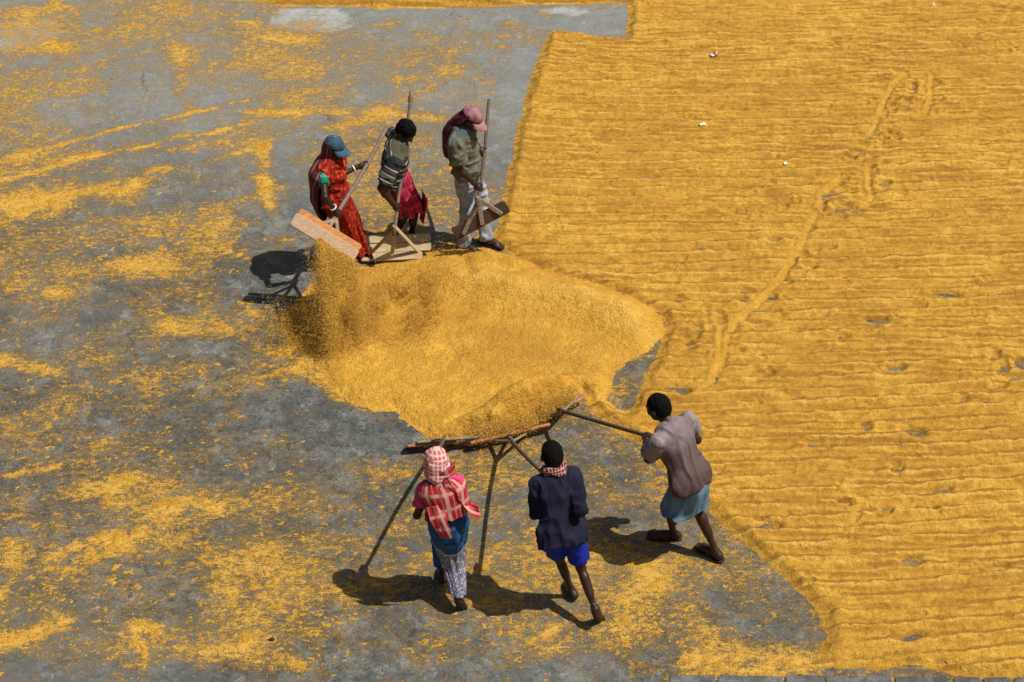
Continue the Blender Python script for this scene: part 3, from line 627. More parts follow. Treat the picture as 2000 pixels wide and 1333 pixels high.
class Figure:
    """joints of a posed body; every limb is checked against human lengths by two-bone IK"""
    def __init__(s, name_label, pel, neck, head, right, face, hands, ankles, toes, ehint, khint, pole, sc=1.0, prad=0.016, female=False, origin=None, toeup=None, swf=1.0, bw=1.0):
        s.sc = sc; s.bw = bw; s.pel = V(pel); s.neck = V(neck); s.head = V(head)
        s.up = nz(s.neck - s.pel); r = V(right); s.r = nz(r - s.up * (r @ s.up)); s.f = np.cross(s.up, s.r)
        s.hf = nz(face[0]); hu = V(face[1]); s.hu = nz(hu - s.hf * (hu @ s.hf)); s.hr = np.cross(s.hf, s.hu)
        sw = (0.150 if female else 0.165) * sc * swf; s.sw = sw
        s.sh = {-1: s.neck - s.up * 0.055 * sc - s.r * sw, 1: s.neck - s.up * 0.055 * sc + s.r * sw}
        hr_ = V(right); hr_ = nz(hr_ * A(1, 1, 0.2)); s.hipr = hr_
        s.hip = {-1: s.pel - hr_ * 0.088 * sc, 1: s.pel + hr_ * 0.088 * sc}
        s.el = {}; s.wr = {}; s.kn = {}; s.an = {-1: V(ankles[0]), 1: V(ankles[1])}; s.toe = {-1: nz(toes[0]), 1: nz(toes[1])}
        pa, pb = V(pole[0]), V(pole[1]); s.pax = nz(pb - pa); s.grip = {}; s.palm = {}
        for sd_, hp, eh, kh in ((-1, hands[0], ehint[0], khint[0]), (1, hands[1], ehint[1], khint[1])):
            g_ = pa + (pb - pa) * hp
            L1, L2 = 0.27 * sc, 0.305 * sc
            e = ik(s.sh[sd_], g_, L1, L2, eh); s.el[sd_] = e; s.grip[sd_] = g_
            nd = e - g_; nd = nz(nd - s.pax * (nd @ s.pax)); s.palm[sd_] = (g_ + nd * (prad + 0.013), nd)
            s.wr[sd_] = s.palm[sd_][0] + nz(e - g_) * 0.055 * sc
            s.kn[sd_] = ik(s.hip[sd_], s.an[sd_], 0.40 * sc, 0.385 * sc, kh)
        s.prad = prad
        s.toeup = toeup or {}
    def head_prims(s, sc=1.0):
        c, f, u, r = s.head, s.hf, s.hu, s.hr; q = s.sc * 0.98; AX = (f, r, u)
        P_ = [Ell(c + u * .018 * q - f * .008 * q, AX, (.094 * q, .074 * q, .090 * q), .02),
              Ell(c - u * .035 * q + f * .022 * q, AX, (.070 * q, .060 * q, .068 * q), .03),
              Ell(c - u * .088 * q + f * .050 * q, AX, (.030 * q, .030 * q, .022 * q), .03),      # chin
              Cone(c + u * .012 * q + f * .084 * q, c - u * .028 * q + f * .104 * q, .009 * q, .013 * q, k=.012),   # nose
              Ell(c - u * .030 * q + f * .093 * q, AX, (.010, .020, .008), .008),
              Ell(c - u * .055 * q + f * .083 * q, AX, (.010, .024, .006), .008),       # lips
              Ell(c - u * .064 * q + f * .081 * q, AX, (.009, .020, .006), .008),
              Ell(c + u * .032 * q + f * .078 * q, AX, (.014, .052, .010), .014)]       # brow
        for e in (-1, 1):
            P_ += [Ell(c + r * e * .083 * q - u * .012 * q - f * .002 * q, AX, (.019, .010, .031), .006),   # ear
                   Ell(c + r * e * .040 * q - u * .020 * q + f * .062 * q, AX, (.022, .020, .018), .02)]     # cheek
        for e in (-1, 1): P_.append(Ell(c + r * e * .031 * q + u * .010 * q + f * .096 * q, AX, (.014, .016, .010), .01, sub=True))
        for e in (-1, 1): P_.append(Ell(c + r * e * .031 * q + u * .009 * q + f * .076 * q, AX, (.013, .013, .011), .004))     # eyeball
        return P_
    def hand_prims(s, sd_):
        pc, nd = s.palm[sd_]; a = s.pax; t = np.cross(a, nd) * sd_; q = s.sc; g_ = s.grip[sd_]; R = s.prad + .008
        el, wr = s.el[sd_], s.wr[sd_]
        P_ = [Ell(pc, (a, t, nd), (.043 * q, .034 * q, .016 * q), .014), Cone(wr, pc, .024 * q, .024 * q, k=.02)]
        def ring(ang): return g_ + (nd * math.cos(ang) + t * math.sin(ang)) * R
        for i, (o, ln) in enumerate(((-.033, .85), (-.011, 1.0), (.011, .96), (.033, .78))):
            an_ = [math.radians(v) for v in (38, 38 + 62 * ln, 38 + 115 * ln, 38 + 155 * ln)]
            pts = [ring(v) + a * o * q for v in an_]
            for j in range(3): P_.append(Cone(pts[j], pts[j + 1], (.0095 - .0008 * j) * q, (.0088 - .0008 * j) * q, k=.004))
        an_ = [math.radians(v) for v in (-35, -80, -130)]
        dirn = 1 if (V([0, 0, 1]) @ a) > 0 else -1
        pts = [ring(v) + a * dirn * (.024 + .012 * j) * q for j, v in enumerate(an_)]
        P_ += [Cone(pc + a * dirn * .012, pts[0], .014 * q, .011 * q, k=.01), Cone(pts[0], pts[1], .011 * q, .010 * q, k=.004), Cone(pts[1], pts[2], .010 * q, .008 * q, k=.004)]
        return P_
    def foot_prims(s, sd_):
        an = s.an[sd_]; t = s.toe[sd_]; q = s.sc
        dn = nz(an - s.kn[sd_]); n = nz(dn - t * (dn @ t)) if sd_ not in s.toeup else nz(s.toeup[sd_]) * -1
        side = np.cross(t, n)
        heel = an + n * .035 * q - t * .035 * q; ball = an + n * .050 * q + t * .125 * q
        P_ = [Cone(an, heel, .030 * q, .029 * q, k=.02), Cone(heel, ball, .027 * q, .026 * q, k=.03), Ell(an + n * .030 * q + t * .06 * q, (t, side, n), (.085 * q, .036 * q, .028 * q), .02),
              Ell(ball, (t, side, n), (.040 * q, .044 * q, .018 * q), .015)]
        for i in range(5):
            o = (-.032 + .016 * i) * q; ln = (.062, .058, .052, .046, .038)[i if sd_ < 0 else i] * q; rr = (.013, .010, .0095, .009, .0085)[i] * q
            b0 = ball + side * o * (1 if sd_ < 0 else -1); P_.append(Cone(b0, b0 + t * ln + n * .006, rr, rr * .9, k=.005))
        return P_
    def body_prims(s, bare_legs=True):
        q = s.sc * s.bw * .96; up, r, f = s.up, s.r, s.f; sq = (f, 1.45)
        mid = s.pel + (s.neck - s.pel) * .30; chest = s.pel + (s.neck - s.pel) * .68
        P_ = [Cone(s.hip[-1], s.hip[1], .074 * q, .074 * q, squash=(f, 1.15), k=.05), Cone(s.pel, mid, .112 * q, .102 * q, squash=sq, k=.05), Cone(mid, chest, .102 * q, .130 * q, squash=sq, k=.05),
              Cone(chest, s.neck - up * .07 * q, .130 * q, .092 * q, squash=sq, k=.05),
              Cone(s.sh[-1] + r * .03, s.sh[1] - r * .03, .056 * q, .056 * q, k=.05),
              Cone(s.neck - up * .03 * q, s.head - s.hu * .045 * q - s.hf * .015 * q, .054 * q, .050 * q, k=.03)]
        for e in (-1, 1):
            P_ += [Cone(s.sh[e], s.el[e], .044 * q, .033 * q, k=.04), Cone(s.el[e], s.el[e] + (s.wr[e] - s.el[e]) * .35, .037 * q, .038 * q, k=.02), Cone(s.el[e] + (s.wr[e] - s.el[e]) * .35, s.wr[e], .038 * q, .024 * q, k=.02)]
            P_ += s.hand_prims(e)
            k_, a_ = s.kn[e], s.an[e]
            calf = k_ + (a_ - k_) * .30; back = nz(np.cross(s.hipr, nz(a_ - k_))) * 1
            if back @ s.f > 0: back = -back
            P_ += [Cone(s.hip[e], k_, .070 * q, .044 * q, k=.05), Cone(k_, a_, .041 * q, .026 * q, k=.03), Cone(calf - (a_ - k_) * .1 + back * .014, calf + (a_ - k_) * .25 + back * .010, .041 * q, .033 * q, k=.03)]
            P_ += s.foot_prims(e)
        return P_ + s.head_prims()
    def hair(s, mat, parent, extra=0.0, low=0.0, amp=.004):
        c, f, u, r = s.head, s.hf, s.hu, s.hr; q = s.sc * 0.98
        P_ = [Ell(c + u * .024 * q - f * .014 * q, (f, r, u), ((.100 + extra) * q, (.079 + extra) * q, (.097 + extra) * q), .02), Ell(c - u * .032 * q - f * .045 * q, (f, r, u), (.052 * q, .064 * q, .050 * q), .03)]
        nn = nz(-f * .9 + u * .55)
        o = solid('hair', P_, .006, mat, parent, clips=[(nn, c + f * .048 * q - u * (.006 + low) * q)], fold=lambda x, y, z: amp * noise3(x * 55 + 9, y * 55 + 9, z * 55 + 9, 5) + amp * .8 * noise3(x * 110, y * 110, z * 110, 6))
        return o
    def torso_cloth(s, name, mat, parent, inf=.016, hem=-.06, sleeve=.55, slr=1.0, fold=None, coordm=False, collar=.0, top=.02, h=.0085, loose=0.0, flat_l=True):
        q = s.sc * s.bw; up, r, f = s.up, s.r, s.f; sq = (f, 1.38)
        mid = s.pel + (s.neck - s.pel) * .30; chest = s.pel + (s.neck - s.pel) * .68; hemp = s.pel + up * (hem - .05)
        hipd = s.pel - A(0, 0, 1) * .0
        T = [Cone(s.pel + up * (hem - .05) , mid, .122 * q + inf + loose, .108 * q + inf + loose * .6, squash=sq, k=.05), Cone(mid, chest, .108 * q + inf + loose * .6, .136 * q + inf, squash=sq, k=.05),
             Cone(chest, s.neck - up * .07 * q, .136 * q + inf, .098 * q + inf, squash=sq, k=.05), Cone(s.sh[-1] + r * .03, s.sh[1] - r * .03, .060 * q + inf * .7, .060 * q + inf * .7, k=.05),
             Cone(s.neck - up * .06 * q, s.neck + up * (.012 + collar) * q, .075 * q, .062 * q, flat=True, k=.035)]
        if hem < 0: T.append(Cone(s.hip[-1] + up * .02, s.hip[1] + up * .02, .079 * q + inf + loose, .079 * q + inf + loose, k=.06, squash=(f, 1.2)))
        if hem < -.07: T.append(Cone(s.hip[-1] + up * hem, s.hip[1] + up * hem, .079 * q + inf + loose, .079 * q + inf + loose, k=.06, squash=(f, 1.2)))
        S = []
        for e in (-1, 1):
            sl = sleeve[0 if e < 0 else 1] if isinstance(sleeve, tuple) else sleeve
            if sl <= 1: S.append(Cone(s.sh[e], s.sh[e] + (s.el[e] - s.sh[e]) * sl, .052 * q + inf * slr, .050 * q + inf * slr * 1.15, flat=True, k=.016))
            else:
                S.append(Cone(s.sh[e], s.el[e], .050 * q + inf * slr, .042 * q + inf * slr, k=.016))
                S.append(Cone(s.el[e], s.el[e] + (s.wr[e] - s.el[e]) * (sl - 1), .042 * q + inf * slr, .030 * q + inf * slr, flat=True, k=.03))
        co = None
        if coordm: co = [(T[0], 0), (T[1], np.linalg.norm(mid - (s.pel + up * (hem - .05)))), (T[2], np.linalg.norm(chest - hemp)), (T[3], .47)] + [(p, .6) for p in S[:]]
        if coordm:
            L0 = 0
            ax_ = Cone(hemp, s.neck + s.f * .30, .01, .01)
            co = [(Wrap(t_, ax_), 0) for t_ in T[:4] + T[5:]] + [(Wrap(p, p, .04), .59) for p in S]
        return solid(name, T + S, h, mat, parent, clips=[(up, s.pel + up * hem)], fold=fold, coord=co)
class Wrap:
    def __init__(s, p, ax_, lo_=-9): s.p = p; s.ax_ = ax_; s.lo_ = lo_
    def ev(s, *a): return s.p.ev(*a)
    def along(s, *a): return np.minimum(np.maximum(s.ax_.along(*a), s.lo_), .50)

def catmull(P_, n):
    P_ = np.array(P_, float); m = len(P_); out = []
    for t in np.linspace(0, m - 1, n):
        i = min(int(t), m - 2); u = t - i
        p0, p1, p2, p3 = P_[max(i - 1, 0)], P_[i], P_[i + 1], P_[min(i + 2, m - 1)]
        out.append(.5 * ((2 * p1) + (-p0 + p2) * u + (2 * p0 - 5 * p1 + 4 * p2 - p3) * u * u + (-p0 + 3 * p1 - 3 * p2 + p3) * u ** 3))
    return np.array(out)
def shell(vs, nu, nv, thick, closed):
    """grid (nu rows, nv cols) of points -> double skinned cloth"""
    G = vs.reshape(nu, nv, 3)
    du = np.gradient(G, axis=0)
    dv = (np.roll(G, -1, 1) - np.roll(G, 1, 1)) if closed else np.gradient(G, axis=1)
    N = np.cross(du, dv); N /= np.linalg.norm(N, axis=2, keepdims=True) + 1e-9
    out = np.concatenate([(G + N * thick / 2).reshape(-1, 3), (G - N * thick / 2).reshape(-1, 3)])
    f = []; n = nu * nv; vc = nv if closed else nv - 1
    i, j = np.meshgrid(np.arange(nu - 1), np.arange(vc), indexing='ij'); i = i.ravel(); j = j.ravel(); j2 = (j + 1) % nv
    F1 = np.stack([i * nv + j, (i + 1) * nv + j, (i + 1) * nv + j2, i * nv + j2], 1)
    F2 = F1[:, ::-1] + n
    fs = [F1, F2]
    for row in (0, nu - 1):
        j = np.arange(vc); a = row * nv + j; b = row * nv + (j + 1) % nv
        e = np.stack([a, b, b + n, a + n], 1); fs.append(e if row == 0 else e[:, ::-1])
    if not closed:
        for c_ in (0, nv - 1):
            i = np.arange(nu - 1); a = i * nv + c_; b = (i + 1) * nv + c_
            e = np.stack([a, b, b + n, a + n], 1); fs.append(e[:, ::-1] if c_ == 0 else e)
    return out, np.concatenate(fs)
def skirt(name, rings, mat, parent, rows=46, seg=110, fold=.012, nf=9, seed=3, thick=.006, hemw=.01, tw=0.0):
    """rings: (centre, half axis u, half axis v) from waist to hem"""
    C_ = catmull([r[0] for r in rings], rows); U = catmull([r[1] for r in rings], rows); W = catmull([r[2] for r in rings], rows)
    th_ = np.linspace(0, 2 * math.pi, seg, endpoint=False)
    vs = np.zeros((rows, seg, 3)); uu = np.zeros((rows, seg)); vv = np.zeros((rows, seg))
    acc = 0
    for i in range(rows):
        t = i / (rows - 1)
        if i: acc += np.linalg.norm(C_[i] - C_[i - 1])
        ph_ = th_ * nf
        n_ = noise3(np.cos(th_) * 2.6 + 9, np.sin(th_) * 2.6 + 9, np.full(seg, t * 1.6 + 4), seed)
        n2 = noise3(np.cos(th_) * 6 + 19, np.sin(th_) * 6 + 9, np.full(seg, t * 3 + 4), seed + 1)
        amp = fold * (.35 + .9 * t)
        rr = 1 + (amp * (np.sin(ph_ + 3 * n_ + tw * t) * .7 + 1.2 * n_ + .9 * n2)) / .15
        vs[i] = C_[i] + (U[i] * np.cos(th_)[:, None] + W[i] * np.sin(th_)[:, None]) * rr[:, None]
        if i > rows - 4: vs[i] += nz(C_[-1] - C_[-2]) * (hemw * (n_ + np.sin(ph_) * .4))[:, None]
        per = (np.linalg.norm(U[i]) + np.linalg.norm(W[i])) / 2
        uu[i] = th_ * .15; vv[i] = acc
    v2, f = shell(vs.reshape(-1, 3), rows, seg, thick, True)
    return mesh_obj(name, v2, f, mat, parent, attrs={'cu': np.tile(uu.ravel(), 2), 'cv': np.tile(vv.ravel(), 2)})
def drape(name, grid, mat, parent, nu=44, nv=26, amp=.008, thick=.004, seed=8, fr_=(1.0, 7.0), edge=.006):
    """grid: rows of control points; creases run along the rows' direction"""
    Gd = np.array(grid, float)
    a = np.stack([catmull(Gd[:, j], nu) for j in range(Gd.shape[1])], 1); b = np.stack([catmull(a[i], nv) for i in range(nu)], 0)
    du = np.gradient(b, axis=0); dv = np.gradient(b, axis=1); N = np.cross(du, dv); N /= np.linalg.norm(N, axis=2, keepdims=True) + 1e-9
    s_, t = np.meshgrid(np.linspace(0, 1, nu), np.linspace(0, 1, nv), indexing='ij')
    nn = noise3(s_ * fr_[0] * 2 + 5, t * fr_[1] + 5, s_ * 0 + 2.5, seed); n2 = noise3(s_ * fr_[0] * 5 + 5, t * fr_[1] * 2.3 + 5, s_ * 0 + 7.5, seed + 2)
    b = b + N * (amp * (1 - 2 * np.abs(nn)) + amp * .5 * n2)[..., None]
    m = (s_ > .97); b = b + (du / (np.linalg.norm(du, axis=2, keepdims=True) + 1e-9)) * (m * edge * n2 * 2)[..., None]
    su = np.concatenate([[0], np.cumsum(np.linalg.norm(np.diff(b[:, nv // 2], axis=0), axis=1))])
    sv = np.concatenate([[0], np.cumsum(np.linalg.norm(np.diff(b[nu // 2], axis=0), axis=1))])
    v2, f = shell(b.reshape(-1, 3), nu, nv, thick, False)
    return mesh_obj(name, v2, f, mat, parent, attrs={'cu': np.tile(np.repeat(sv[None], nu, 0).ravel(), 2), 'cv': np.tile(np.repeat(su[:, None], nv, 1).ravel(), 2)})
def ring_mesh(name, c, axis, R, r_, mat, parent, flat=1.0):
    ax_ = nz(axis); u = nz(np.cross(ax_, (0.2, .9, .3))); v = np.cross(ax_, u); pts = []
    vs = []; fs = []; n1, n2 = 24, 8
    for i in range(n1):
        a = 2 * math.pi * i / n1; d = u * math.cos(a) + v * math.sin(a)
        for j in range(n2):
            b_ = 2 * math.pi * j / n2; vs.append(V(c) + d * (R + r_ * math.cos(b_)) + ax_ * r_ * math.sin(b_) * flat)
    for i in range(n1):
        for j in range(n2): fs.append([i * n2 + j, ((i + 1) % n1) * n2 + j, ((i + 1) % n1) * n2 + (j + 1) % n2, i * n2 + (j + 1) % n2])
    return mesh_obj(name, vs, fs, mat, parent)
def cap(fig, matc, matp, matt, parent, tilt=0.0, crease=.002):
    c, f, u, r = fig.head, fig.hf, fig.hu, fig.hr; q = fig.sc
    f2 = nz(f - u * tilt); u2 = nz(u + f * tilt)
    base_ = c + u2 * .030 * q - f2 * .010
    crown = solid('cap', [Ell(base_ + u2 * .004, (f2, r, u2), (.106 * q, .087 * q, .090 * q), .02)], .006, matc, parent, clips=[(u2, base_ + u2 * .004)], fold=lambda x, y, z: .0025 * noise3(x * 30, y * 30, z * 30, 8) + crease * (.5 - np.abs(noise3(x * 26 + 4, y * 26, z * 10, 18)) ** .7))
    # peak
    nu_, nv_ = 10, 19; P_ = np.zeros((nu_, nv_, 3))
    for i in range(nu_):
        s_ = i / (nu_ - 1)
        for j in range(nv_):
            a = (j / (nv_ - 1) - .5) * math.radians(128)
            e0 = f2 * (.106 * math.cos(a)) + r * (.088 * math.sin(a)); ext = .078 * (math.cos(a * 1.15) ** .6 if abs(a * 1.15) < 1.57 else 0)
            P_[i, j] = base_ + e0 * q + f2 * ext * s_ - u2 * (.002 + .030 * s_ ** 1.3 * .7 + .022 * (math.sin(a)) ** 2 * (0.3 + s_))
    v2, fc_ = shell(P_.reshape(-1, 3), nu_, nv_, .004, False)
    mesh_obj('peak', v2, fc_, matp, crown)
    v, fb = tube_geo([base_ + u2 * .091, base_ + u2 * .097], [.008, .004], 10); mesh_obj('button', v, fb, matt, crown)
    return crown
def sandal(fig, e, parent):
    an = fig.an[e]; t = fig.toe[e]; q = fig.sc; dn = nz(an - fig.kn[e])
    n = nz(dn - t * (dn @ t)) if e not in fig.toeup else nz(fig.toeup[e]) * -1
    side = np.cross(t, n); c0 = an + n * .070 * q
    pr = []
    for s_, w_ in ((-.075, .022), (-.06, .034), (-.02, .036), (.04, .036), (.09, .044), (.14, .046), (.185, .034), (.20, .018)): pr.append((s_ * q, w_ * q))
    nn_ = len(pr); vs = []
    for lay in (0, .018):
        for s_, w_ in pr: vs.append(c0 + t * s_ - side * w_ + n * (lay - .006))
        for s_, w_ in pr[::-1]: vs.append(c0 + t * s_ + side * w_ + n * (lay - .006))
    m = 2 * nn_; fs = [list(range(m))[::-1], [m + i for i in range(m)]] + [[i, (i + 1) % m, m + (i + 1) % m, m + i] for i in range(m)]
    o = mesh_obj('sandal', vs, fs, M['sandal'], parent, smooth=False)
    top = c0 + t * .135 * q - n * .014
    for sgn in (-1, 1):
        pts = catmull([top, c0 + t * .09 * q + side * sgn * .028 * q - n * .045 * q, c0 + t * .045 * q + side * sgn * .040 * q - n * .012], 9)
        v, f = tube_geo(pts, .006, 8); mesh_obj('strap', v, f, M['strap'], o)
    return o

# ------------------------------------------------------------------ cloth materials
def cloth(name, c, var=.25, rough=.92, weave=260, wrinkle=0):
    b = NB(name, rough, .12)
    cc = b.mix(b.rng(b.noise(9, 3), .3, .7), tuple(x * (1 - var) for x in c), tuple(min(1, x * (1 + var)) for x in c))
    b.color(cc); b.bump(b.math('ADD', b.noise(weave, 1), b.math('MULTIPLY', b.noise(35, 3), 1.5)), .004, .5); return b.m
def printed(name, base, spots, scale=38, th=.33, rough=.85, metal=0.0):
    b = NB(name, rough, .2)
    v = b.voro(scale, 'F1', 'Distance'); n = b.noise(22, 3)
    c = b.mix(b.rng(n, .35, .65), base, tuple(x * .55 for x in base))
    for i, s_ in enumerate(spots):
        f = b.rng(b.noise(scale * (.5 + .4 * i), 2, .6), .53 + .02 * i, .60 + .02 * i)
        c = b.mix(f, c, s_)
    b.color(c); b.bump(b.math('ADD', v, n), .004, .5); return b.m
def band(b, coord, period, start, width, soft=.15):
    """1 inside a repeating band"""
    m = b.math('FRACT', b.math('DIVIDE', coord, period)); lo_, hi_ = start, start + width
    e = soft * width + .002
    return b.math('MULTIPLY', b.rng(m, lo_ - e, lo_ + e), b.rng(m, hi_ - e, hi_ + e, 1, 0))
def plaid(name, base, dark, light, period=.055, rough=.9, wl=.14, wd=.4, thin=None):
    b = NB(name, rough, .12); u = b.attr('cu'); v = b.attr('cv'); c = base
    u = b.math('ADD', u, 3.0); v = b.math('ADD', v, 3.0)
    n = b.noise(60, 2)
    du, dv = band(b, u, period, .1, wd), band(b, v, period, .1, wd)
    c = b.mix(b.math('MULTIPLY', du, .6), c, dark); c = b.mix(b.math('MULTIPLY', dv, .6), c, dark)
    lu, lv = band(b, u, period, .68, wl), band(b, v, period, .68, wl)
    c = b.mix(b.math('MULTIPLY', lu, .75), c, light); c = b.mix(b.math('MULTIPLY', lv, .75), c, light)
    if thin:
        c = b.mix(b.math('MULTIPLY', band(b, u, period / 3, .4, .2), .6), c, thin)
    c = b.mix(b.rng(n, .4, .7, 0, .25), c, tuple(x * .6 for x in (dark)))
    b.color(c); b.bump(b.noise(200, 2), .003, .5); return b.m

M['sari_red'] = printed('red_orange_sari', (0.31, 0.014, 0.009), [(0.55, 0.065, 0.012), (0.13, 0.008, 0.008)], 52)
M['blouse_green'] = printed('green_patterned_blouse', (0.012, 0.19, 0.115), [(0.16, 0.42, 0.28), (0.006, 0.06, 0.04)], 75)
M['scarf_maroon'] = cloth('maroon_scarf', (0.095, 0.022, 0.030), .4)
def scarf_striped():
    b = NB('maroon_scarf_with_stripe', .9, .12); u = b.math('ADD', b.attr('cu'), 3.0)
    c = b.mix(b.rng(b.noise(12, 3), .35, .65), (0.085, .018, .028), (.13, .035, .045))
    c = b.mix(b.math('MULTIPLY', band(b, u, .105, .55, .10), .8), c, (.42, .22, .25))
    b.color(c); b.bump(b.noise(200, 2), .003, .5); return b.m
M['scarf_stripe'] = scarf_striped()
M['cap_blue'] = cloth('blue_cap_cloth', (0.045, 0.095, 0.150), .35)
M['cap_pink'] = cloth('faded_pink_cap_cloth', (0.33, 0.165, 0.18), .35)
M['cap_trim'] = cloth('pale_cap_trim', (0.45, 0.50, 0.52), .15)
M['polo'] = cloth('khaki_grey_polo', (0.135, 0.138, 0.105), .3)
M['polo_blue'] = cloth('slate_yoke', (0.085, 0.115, 0.130), .2)
M['trousers'] = cloth('pale_grey_trousers', (0.31, 0.345, 0.385), .22)
M['navy'] = cloth('navy_shirt_cloth', (0.014, 0.015, 0.034), .35)
M['shorts'] = cloth('bright_blue_shorts', (0.012, 0.025, 0.33), .3, .6)
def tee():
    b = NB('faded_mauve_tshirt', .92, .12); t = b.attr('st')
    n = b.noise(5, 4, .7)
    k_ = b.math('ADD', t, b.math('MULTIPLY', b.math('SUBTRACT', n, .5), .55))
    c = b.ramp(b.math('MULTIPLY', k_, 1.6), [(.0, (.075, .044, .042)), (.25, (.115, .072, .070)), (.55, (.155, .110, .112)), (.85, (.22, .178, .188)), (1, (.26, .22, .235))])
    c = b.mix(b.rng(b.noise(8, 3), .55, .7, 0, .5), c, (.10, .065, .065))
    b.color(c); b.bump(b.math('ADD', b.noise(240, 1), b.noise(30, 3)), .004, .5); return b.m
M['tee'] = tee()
M['lungi_blue'] = cloth('pale_blue_lungi', (0.115, 0.200, 0.290), .22)
M['pink'] = cloth('magenta_blouse', (0.50, 0.045, 0.17), .3)
M['shawl'] = plaid('red_plaid_shawl', (0.44, 0.038, 0.048), (0.26, 0.012, 0.020), (0.60, 0.38, 0.33), .13, wl=.22, wd=.35, thin=(.62, .22, .20))
M['head_plaid'] = plaid('pale_checked_headcloth', (0.60, 0.24, 0.24), (0.50, 0.07, 0.08), (0.66, 0.56, 0.52), .030, wl=.35, wd=.30)
M['neck_plaid'] = plaid('maroon_checked_neckcloth', (0.20, 0.035, 0.04), (0.10, 0.015, 0.02), (0.5, 0.36, 0.34), .022, wl=.25)
M['lungi_pink'] = plaid('crimson_checked_lungi', (0.42, 0.018, 0.060), (0.20, 0.010, 0.035), (0.50, 0.16, 0.20), .105, wl=.07, wd=.32)
def stripes():
    b = NB('striped_tshirt', .92, .12); t = b.math('FRACT', b.math('DIVIDE', b.math('ADD', b.attr('st'), 2.0), .118))
    dark = (.030, .036, .040)
    c = b.ramp(t, [(0, (.085, .080, .050)), (.26, dark), (.42, (.50, .52, .62)), (.50, (.075, .028, .03)), (.62, (.085, .076, .045)), (.74, dark), (.88, (.055, .075, .11)), (.94, (.42, .38, .34)), (.985, dark)], 'CONSTANT')
    c = b.mix(b.rng(b.noise(14, 3), .4, .7, 0, .35), c, (.02, .02, .02))
    b.color(c); b.bump(b.noise(240, 1), .003, .5); return b.m
M['stripes'] = stripes()
def petticoat():
    """blue wrap above, pale printed border cloth with rings and diamonds below a slanting hem"""
    b = NB('blue_and_printed_sari', .88, .15); u = b.attr('cu'); v = b.attr('cv')
    blue = b.mix(b.rng(b.noise(16, 3), .4, .65), (.008, .052, .165), (.022, .105, .27))
    blue = b.mix(b.rng(b.noise(24, 2), .60, .66, 0, .7), blue, (.16, .13, .09))
    vec = b.t.nodes.new('ShaderNodeCombineXYZ'); b.link(b.math('MULTIPLY', u, 1.0), vec.inputs[0]); b.link(v, vec.inputs[1])
    vr = b.voro(42, 'F1', 'Distance', vec.outputs[0]); vc_ = b.voro(42, 'F1', 'Color', vec.outputs[0])
    ring = b.math('MULTIPLY', b.rng(vr, .18, .26), b.rng(vr, .34, .42, 1, 0))
    pale = b.mix(b.rng(b.noise(120, 2), .4, .6), (.06, .075, .14), (.21, .22, .32))
    hs = b.t.nodes.new('ShaderNodeHueSaturation'); hs.inputs['Saturation'].default_value = .8; hs.inputs['Value'].default_value = .55; b.link(vc_, hs.inputs['Color'])
    pale = b.mix(b.math('MULTIPLY', ring, .85), pale, (.60, .50, .42))
    pale = b.mix(b.rng(vr, .10, .16, .7, 0), pale, hs.outputs[0])
    e = b.math('ADD', v, b.math('MULTIPLY', b.math('SINE', b.math('DIVIDE', u, .15)), .10))
    f = b.rng(e, .285, .292)
    edge_ = b.math('MULTIPLY', b.rng(e, .270, .275), b.rng(e, .290, .296, 1, 0))
    c = b.mix(f, blue, pale); c = b.mix(b.math('MULTIPLY', edge_, .6), c, (.6, .55, .45))
    b.color(c); b.bump(b.noise(240, 1), .003, .5); return b.m
M['petticoat'] = petticoat()

